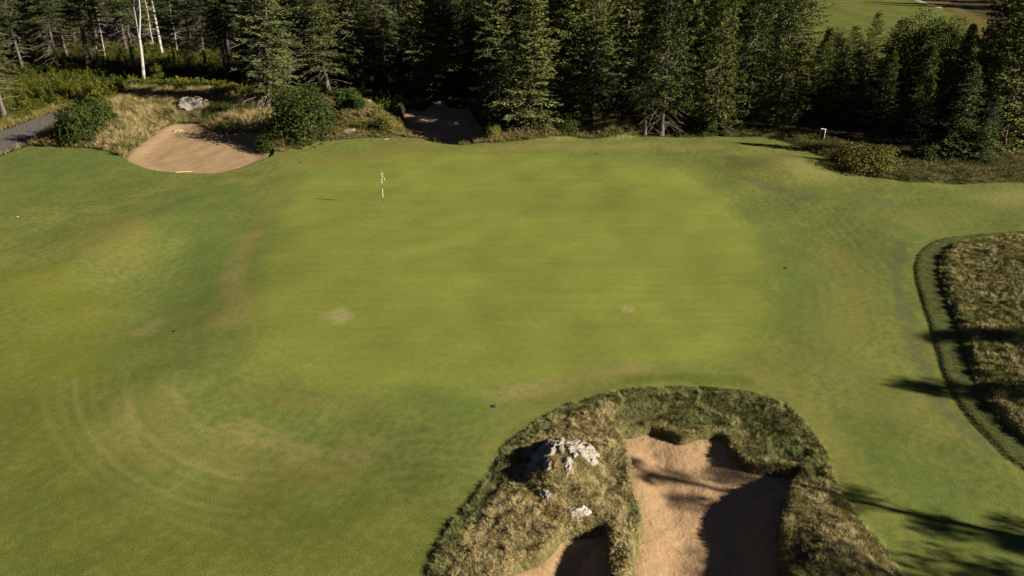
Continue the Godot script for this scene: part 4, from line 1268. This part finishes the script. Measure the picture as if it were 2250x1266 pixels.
	scatter("undergrowth", "leafy undergrowth with yellow flower heads along the foot of the wood", "undergrowth", herb, f_floor, 5.5,
		func(x: float, z: float) -> float: return (0.6 + 0.7 * n_mid.get_noise_2d(x * 0.5, z * 0.5)) if f_turf.sd(x, z) > 1.0 and f_l.sd(x, z) > 0.3 and f_k.sd(x, z) > 0.4 and f_path.sd(x, z) > 0.6 and f_mm.sd(x, z) > -2.5 and (f_fl.sd(x, z) > -0.3) and f_mr.sd(x, z) > 0.0 else 0.0,
		func(x: float, z: float) -> Color: return vary(Color(0.085, 0.11, 0.02).lerp(Color(0.14, 0.13, 0.03), clampf(0.35 + n_mid.get_noise_2d(x, z), 0, 1)), 0.3),
		0.7, 1.5, 0.0, 408)
	scatter("goldenrod", "sunlit yellow green weeds along the back of the straw grass mound", "weeds", herb, f_fl, 30.0,
		func(x: float, z: float) -> float: return 0.9 if f_fl.sd(x, z) > -2.2 - 1.5 * n_mid.get_noise_2d(x * 0.4, z * 0.4) and f_fl.sd(x, z) < 1.0 and z < P(400, 256).z and f_path.sd(x, z) > 0.2 else 0.0,
		func(x: float, z: float) -> Color: return vary(Color(0.1, 0.13, 0.025).lerp(Color(0.2, 0.17, 0.045), clampf(0.35 + n_mid.get_noise_2d(x, z), 0, 1)), 0.3),
		0.7, 1.5, 0.0, 410)

func build_bits() -> void:
	# pale pebbles and broken twigs lying about in the front bunkers, and the flower heads along the wood
	var pb := [make_rock(Vector3(0.022, 0.014, 0.018), 71, 0.05, Color(0.62, 0.58, 0.52)), make_rock(Vector3(0.016, 0.012, 0.02), 72, 0.05, Color(0.5, 0.44, 0.36))]
	for f: Feat in [f_a, f_b]:
		scatter("pebbles", "pale pebbles strewn over the sand of the front bunker", "pebbles", pb, f, 7.0,
			func(x: float, z: float) -> float: return (1.0 if f.sd(x, z) > -0.5 else 0.3) if f.sd(x, z) < -0.15 else 0.0,
			func(_x: float, _z: float) -> Color: return Color.WHITE, 0.5, 1.4, 0.0, 409, (sand_a if f == f_a else sand_b))

func lathe(prof: Array, sides: int, mat: Material) -> Mesh:
	var st := SurfaceTool.new()
	st.begin(Mesh.PRIMITIVE_TRIANGLES)
	st.set_smooth_group(-1)
	for k in prof.size() - 1:
		for s in sides:
			var a := TAU * s / sides
			var b := TAU * (s + 1) / sides
			var p0 := Vector3(cos(a) * prof[k][0], prof[k][1], sin(a) * prof[k][0])
			var p1 := Vector3(cos(b) * prof[k][0], prof[k][1], sin(b) * prof[k][0])
			var p2 := Vector3(cos(a) * prof[k + 1][0], prof[k + 1][1], sin(a) * prof[k + 1][0])
			var p3 := Vector3(cos(b) * prof[k + 1][0], prof[k + 1][1], sin(b) * prof[k + 1][0])
			for q in [p0, p2, p1, p1, p2, p3]: st.add_vertex(q)
	st.generate_normals()
	var m := st.commit()
	m.surface_set_material(0, mat)
	return m
func box(size: Vector3, mat: Material) -> Mesh:
	var m := BoxMesh.new()
	m.size = size
	m.material = mat
	return m

func build_small() -> void:
	var white := plain(Color(0.8, 0.79, 0.76), 0.5)
	var darkm := plain(Color(0.035, 0.035, 0.03), 0.6)
	var at := ground_at(843, 454)
	var f := thing("flagstick", at, "white banded flagstick with a hanging white flag in the green", "flagstick")
	part("shaft", lathe([[0.0, 0.0], [0.011, 0.0], [0.011, 2.16], [0.0, 2.17]], 8, plain(Color(0.1, 0.09, 0.03), 0.5)), f)
	part("band", lathe([[0.014, 0.58], [0.015, 0.6], [0.015, 1.08], [0.014, 1.1]], 8, white), f)
	part("band", lathe([[0.014, 1.42], [0.015, 1.44], [0.015, 1.72], [0.014, 1.74]], 8, white), f)
	var fl := SurfaceTool.new()
	fl.begin(Mesh.PRIMITIVE_TRIANGLES)
	var cloth := func(i: int, j: int) -> Vector3:
		var u := i / 12.0
		var w := j / 10.0
		return Vector3(0.012 + 0.2 * u * (0.35 + 0.65 * w) + 0.01 * sin(w * 9.0), 2.15 - 0.36 * w - 0.22 * u * u, 0.05 * sin(u * 9.0 + w * 2.0) * (0.3 + u))
	for j in 10:
		for i in 12:
			for q in [[i, j], [i + 1, j], [i, j + 1], [i + 1, j], [i + 1, j + 1], [i, j + 1]]: fl.add_vertex(cloth.call(q[0], q[1]))
	fl.generate_normals()
	var flm := fl.commit()
	flm.surface_set_material(0, white)
	var flag := part("flag", flm, f)
	flag.rotation.y = 0.3
	var em := SurfaceTool.new()
	em.begin(Mesh.PRIMITIVE_TRIANGLES)
	for j in range(4, 8):
		for i in range(2, 6):
			for q in [[i, j], [i + 1, j], [i, j + 1], [i + 1, j], [i + 1, j + 1], [i, j + 1]]: em.add_vertex(cloth.call(q[0], q[1]) + Vector3(0.0, 0.0, 0.004))
	em.generate_normals()
	var emm := em.commit()
	emm.surface_set_material(0, plain(Color(0.1, 0.14, 0.3), 0.7))
	part("emblem", emm, flag)
	part("cup_rim", lathe([[0.052, 0.002], [0.052, 0.006], [0.06, 0.006], [0.061, 0.0]], 20, white), f)
	# sprinkler heads set in the turf
	for q in [[1085, 893, "black sprinkler head in the fairway short of the white outcrop"], [384, 728, "black sprinkler head in the lush hollow beside the green"], [1727, 589, "black sprinkler head at the side of the green facing the collar"], [1310, 339, "small sprinkler head behind the green near the grass mound"], [660, 357, "small sprinkler head beside the green near the raked bunker"]]:
		var s := thing("sprinkler_head", ground_at(q[0], q[1]), q[2], "sprinkler", "sprinkler heads in the turf")
		part("casing", lathe([[0.1, -0.05], [0.1, 0.012], [0.092, 0.02], [0.07, 0.02]], 18, darkm), s)
		part("cap", lathe([[0.068, 0.01], [0.066, 0.03], [0.03, 0.036], [0.0, 0.037]], 18, plain(Color(0.06, 0.06, 0.065), 0.4)), s)
	# white marker post
	var p := thing("marker_post", ground_at(1805, 306), "white marker post with a dark weathered face before the wood", "post")
	part("core", box(Vector3(0.24, 0.72, 0.14), plain(Color(0.1, 0.085, 0.07), 0.9)), p).position = Vector3(0, 0.36, 0)
	part("side_board", box(Vector3(0.05, 0.74, 0.18), white), p).position = Vector3(0.146, 0.37, 0)
	part("side_board", box(Vector3(0.05, 0.74, 0.18), white), p).position = Vector3(-0.146, 0.37, 0)
	part("cap", box(Vector3(0.36, 0.05, 0.2), white), p).position = Vector3(0, 0.767, 0)
	p.rotation = Vector3(0, -0.5, -0.04)
	# bunker rake lying along the front lip
	var r0 := ground_at(386, 380)
	var r1 := ground_at(438, 377)
	var rk := thing("bunker_rake", r0, "bunker rake with a pale handle lying on the near lip of sand", "rake")
	var d := r1 - r0
	var wood := plain(Color(0.55, 0.45, 0.28), 0.6)
	var hb := Buf.new()
	hb.tube(PackedVector3Array([Vector3(0, 0.04, 0), d * 0.5 + Vector3(0, 0.05, 0), d + Vector3(0, 0.06, 0)]), PackedFloat32Array([0.017, 0.017, 0.017]), 8, Color.WHITE, Color.WHITE)
	part("handle", hb.mesh(wood), rk)
	var side := d.cross(Vector3.UP).normalized()
	var head := Buf.new()
	head.tube(PackedVector3Array([d + Vector3(0, 0.06, 0) - side * 0.28, d + Vector3(0, 0.06, 0) + side * 0.28]), PackedFloat32Array([0.025, 0.025]), 6, Color.WHITE, Color.WHITE)
	part("head", head.mesh(darkm), rk)
	for k in 9:
		var t := Buf.new()
		var b := d + side * lerpf(-0.26, 0.26, k / 8.0) + Vector3(0, 0.06, 0)
		t.tube(PackedVector3Array([b, b + Vector3(0, -0.07, 0)]), PackedFloat32Array([0.008, 0.004]), 4, Color.WHITE, Color.WHITE)
		part("tine", t.mesh(darkm), rk)
	# scraps on the turf and pebbles in the sand
	var sc := part("paper_scrap", make_rock(Vector3(0.08, 0.025, 0.035), 61, 0.1, Color(0.5, 0.52, 0.42)), self)
	sc.position = ground_at(39, 477) + Vector3(0, 0.015, 0)
	sc.rotation.y = 0.4
	tag(sc, "pale crumpled scrap lying on the fairway below the path", "litter")
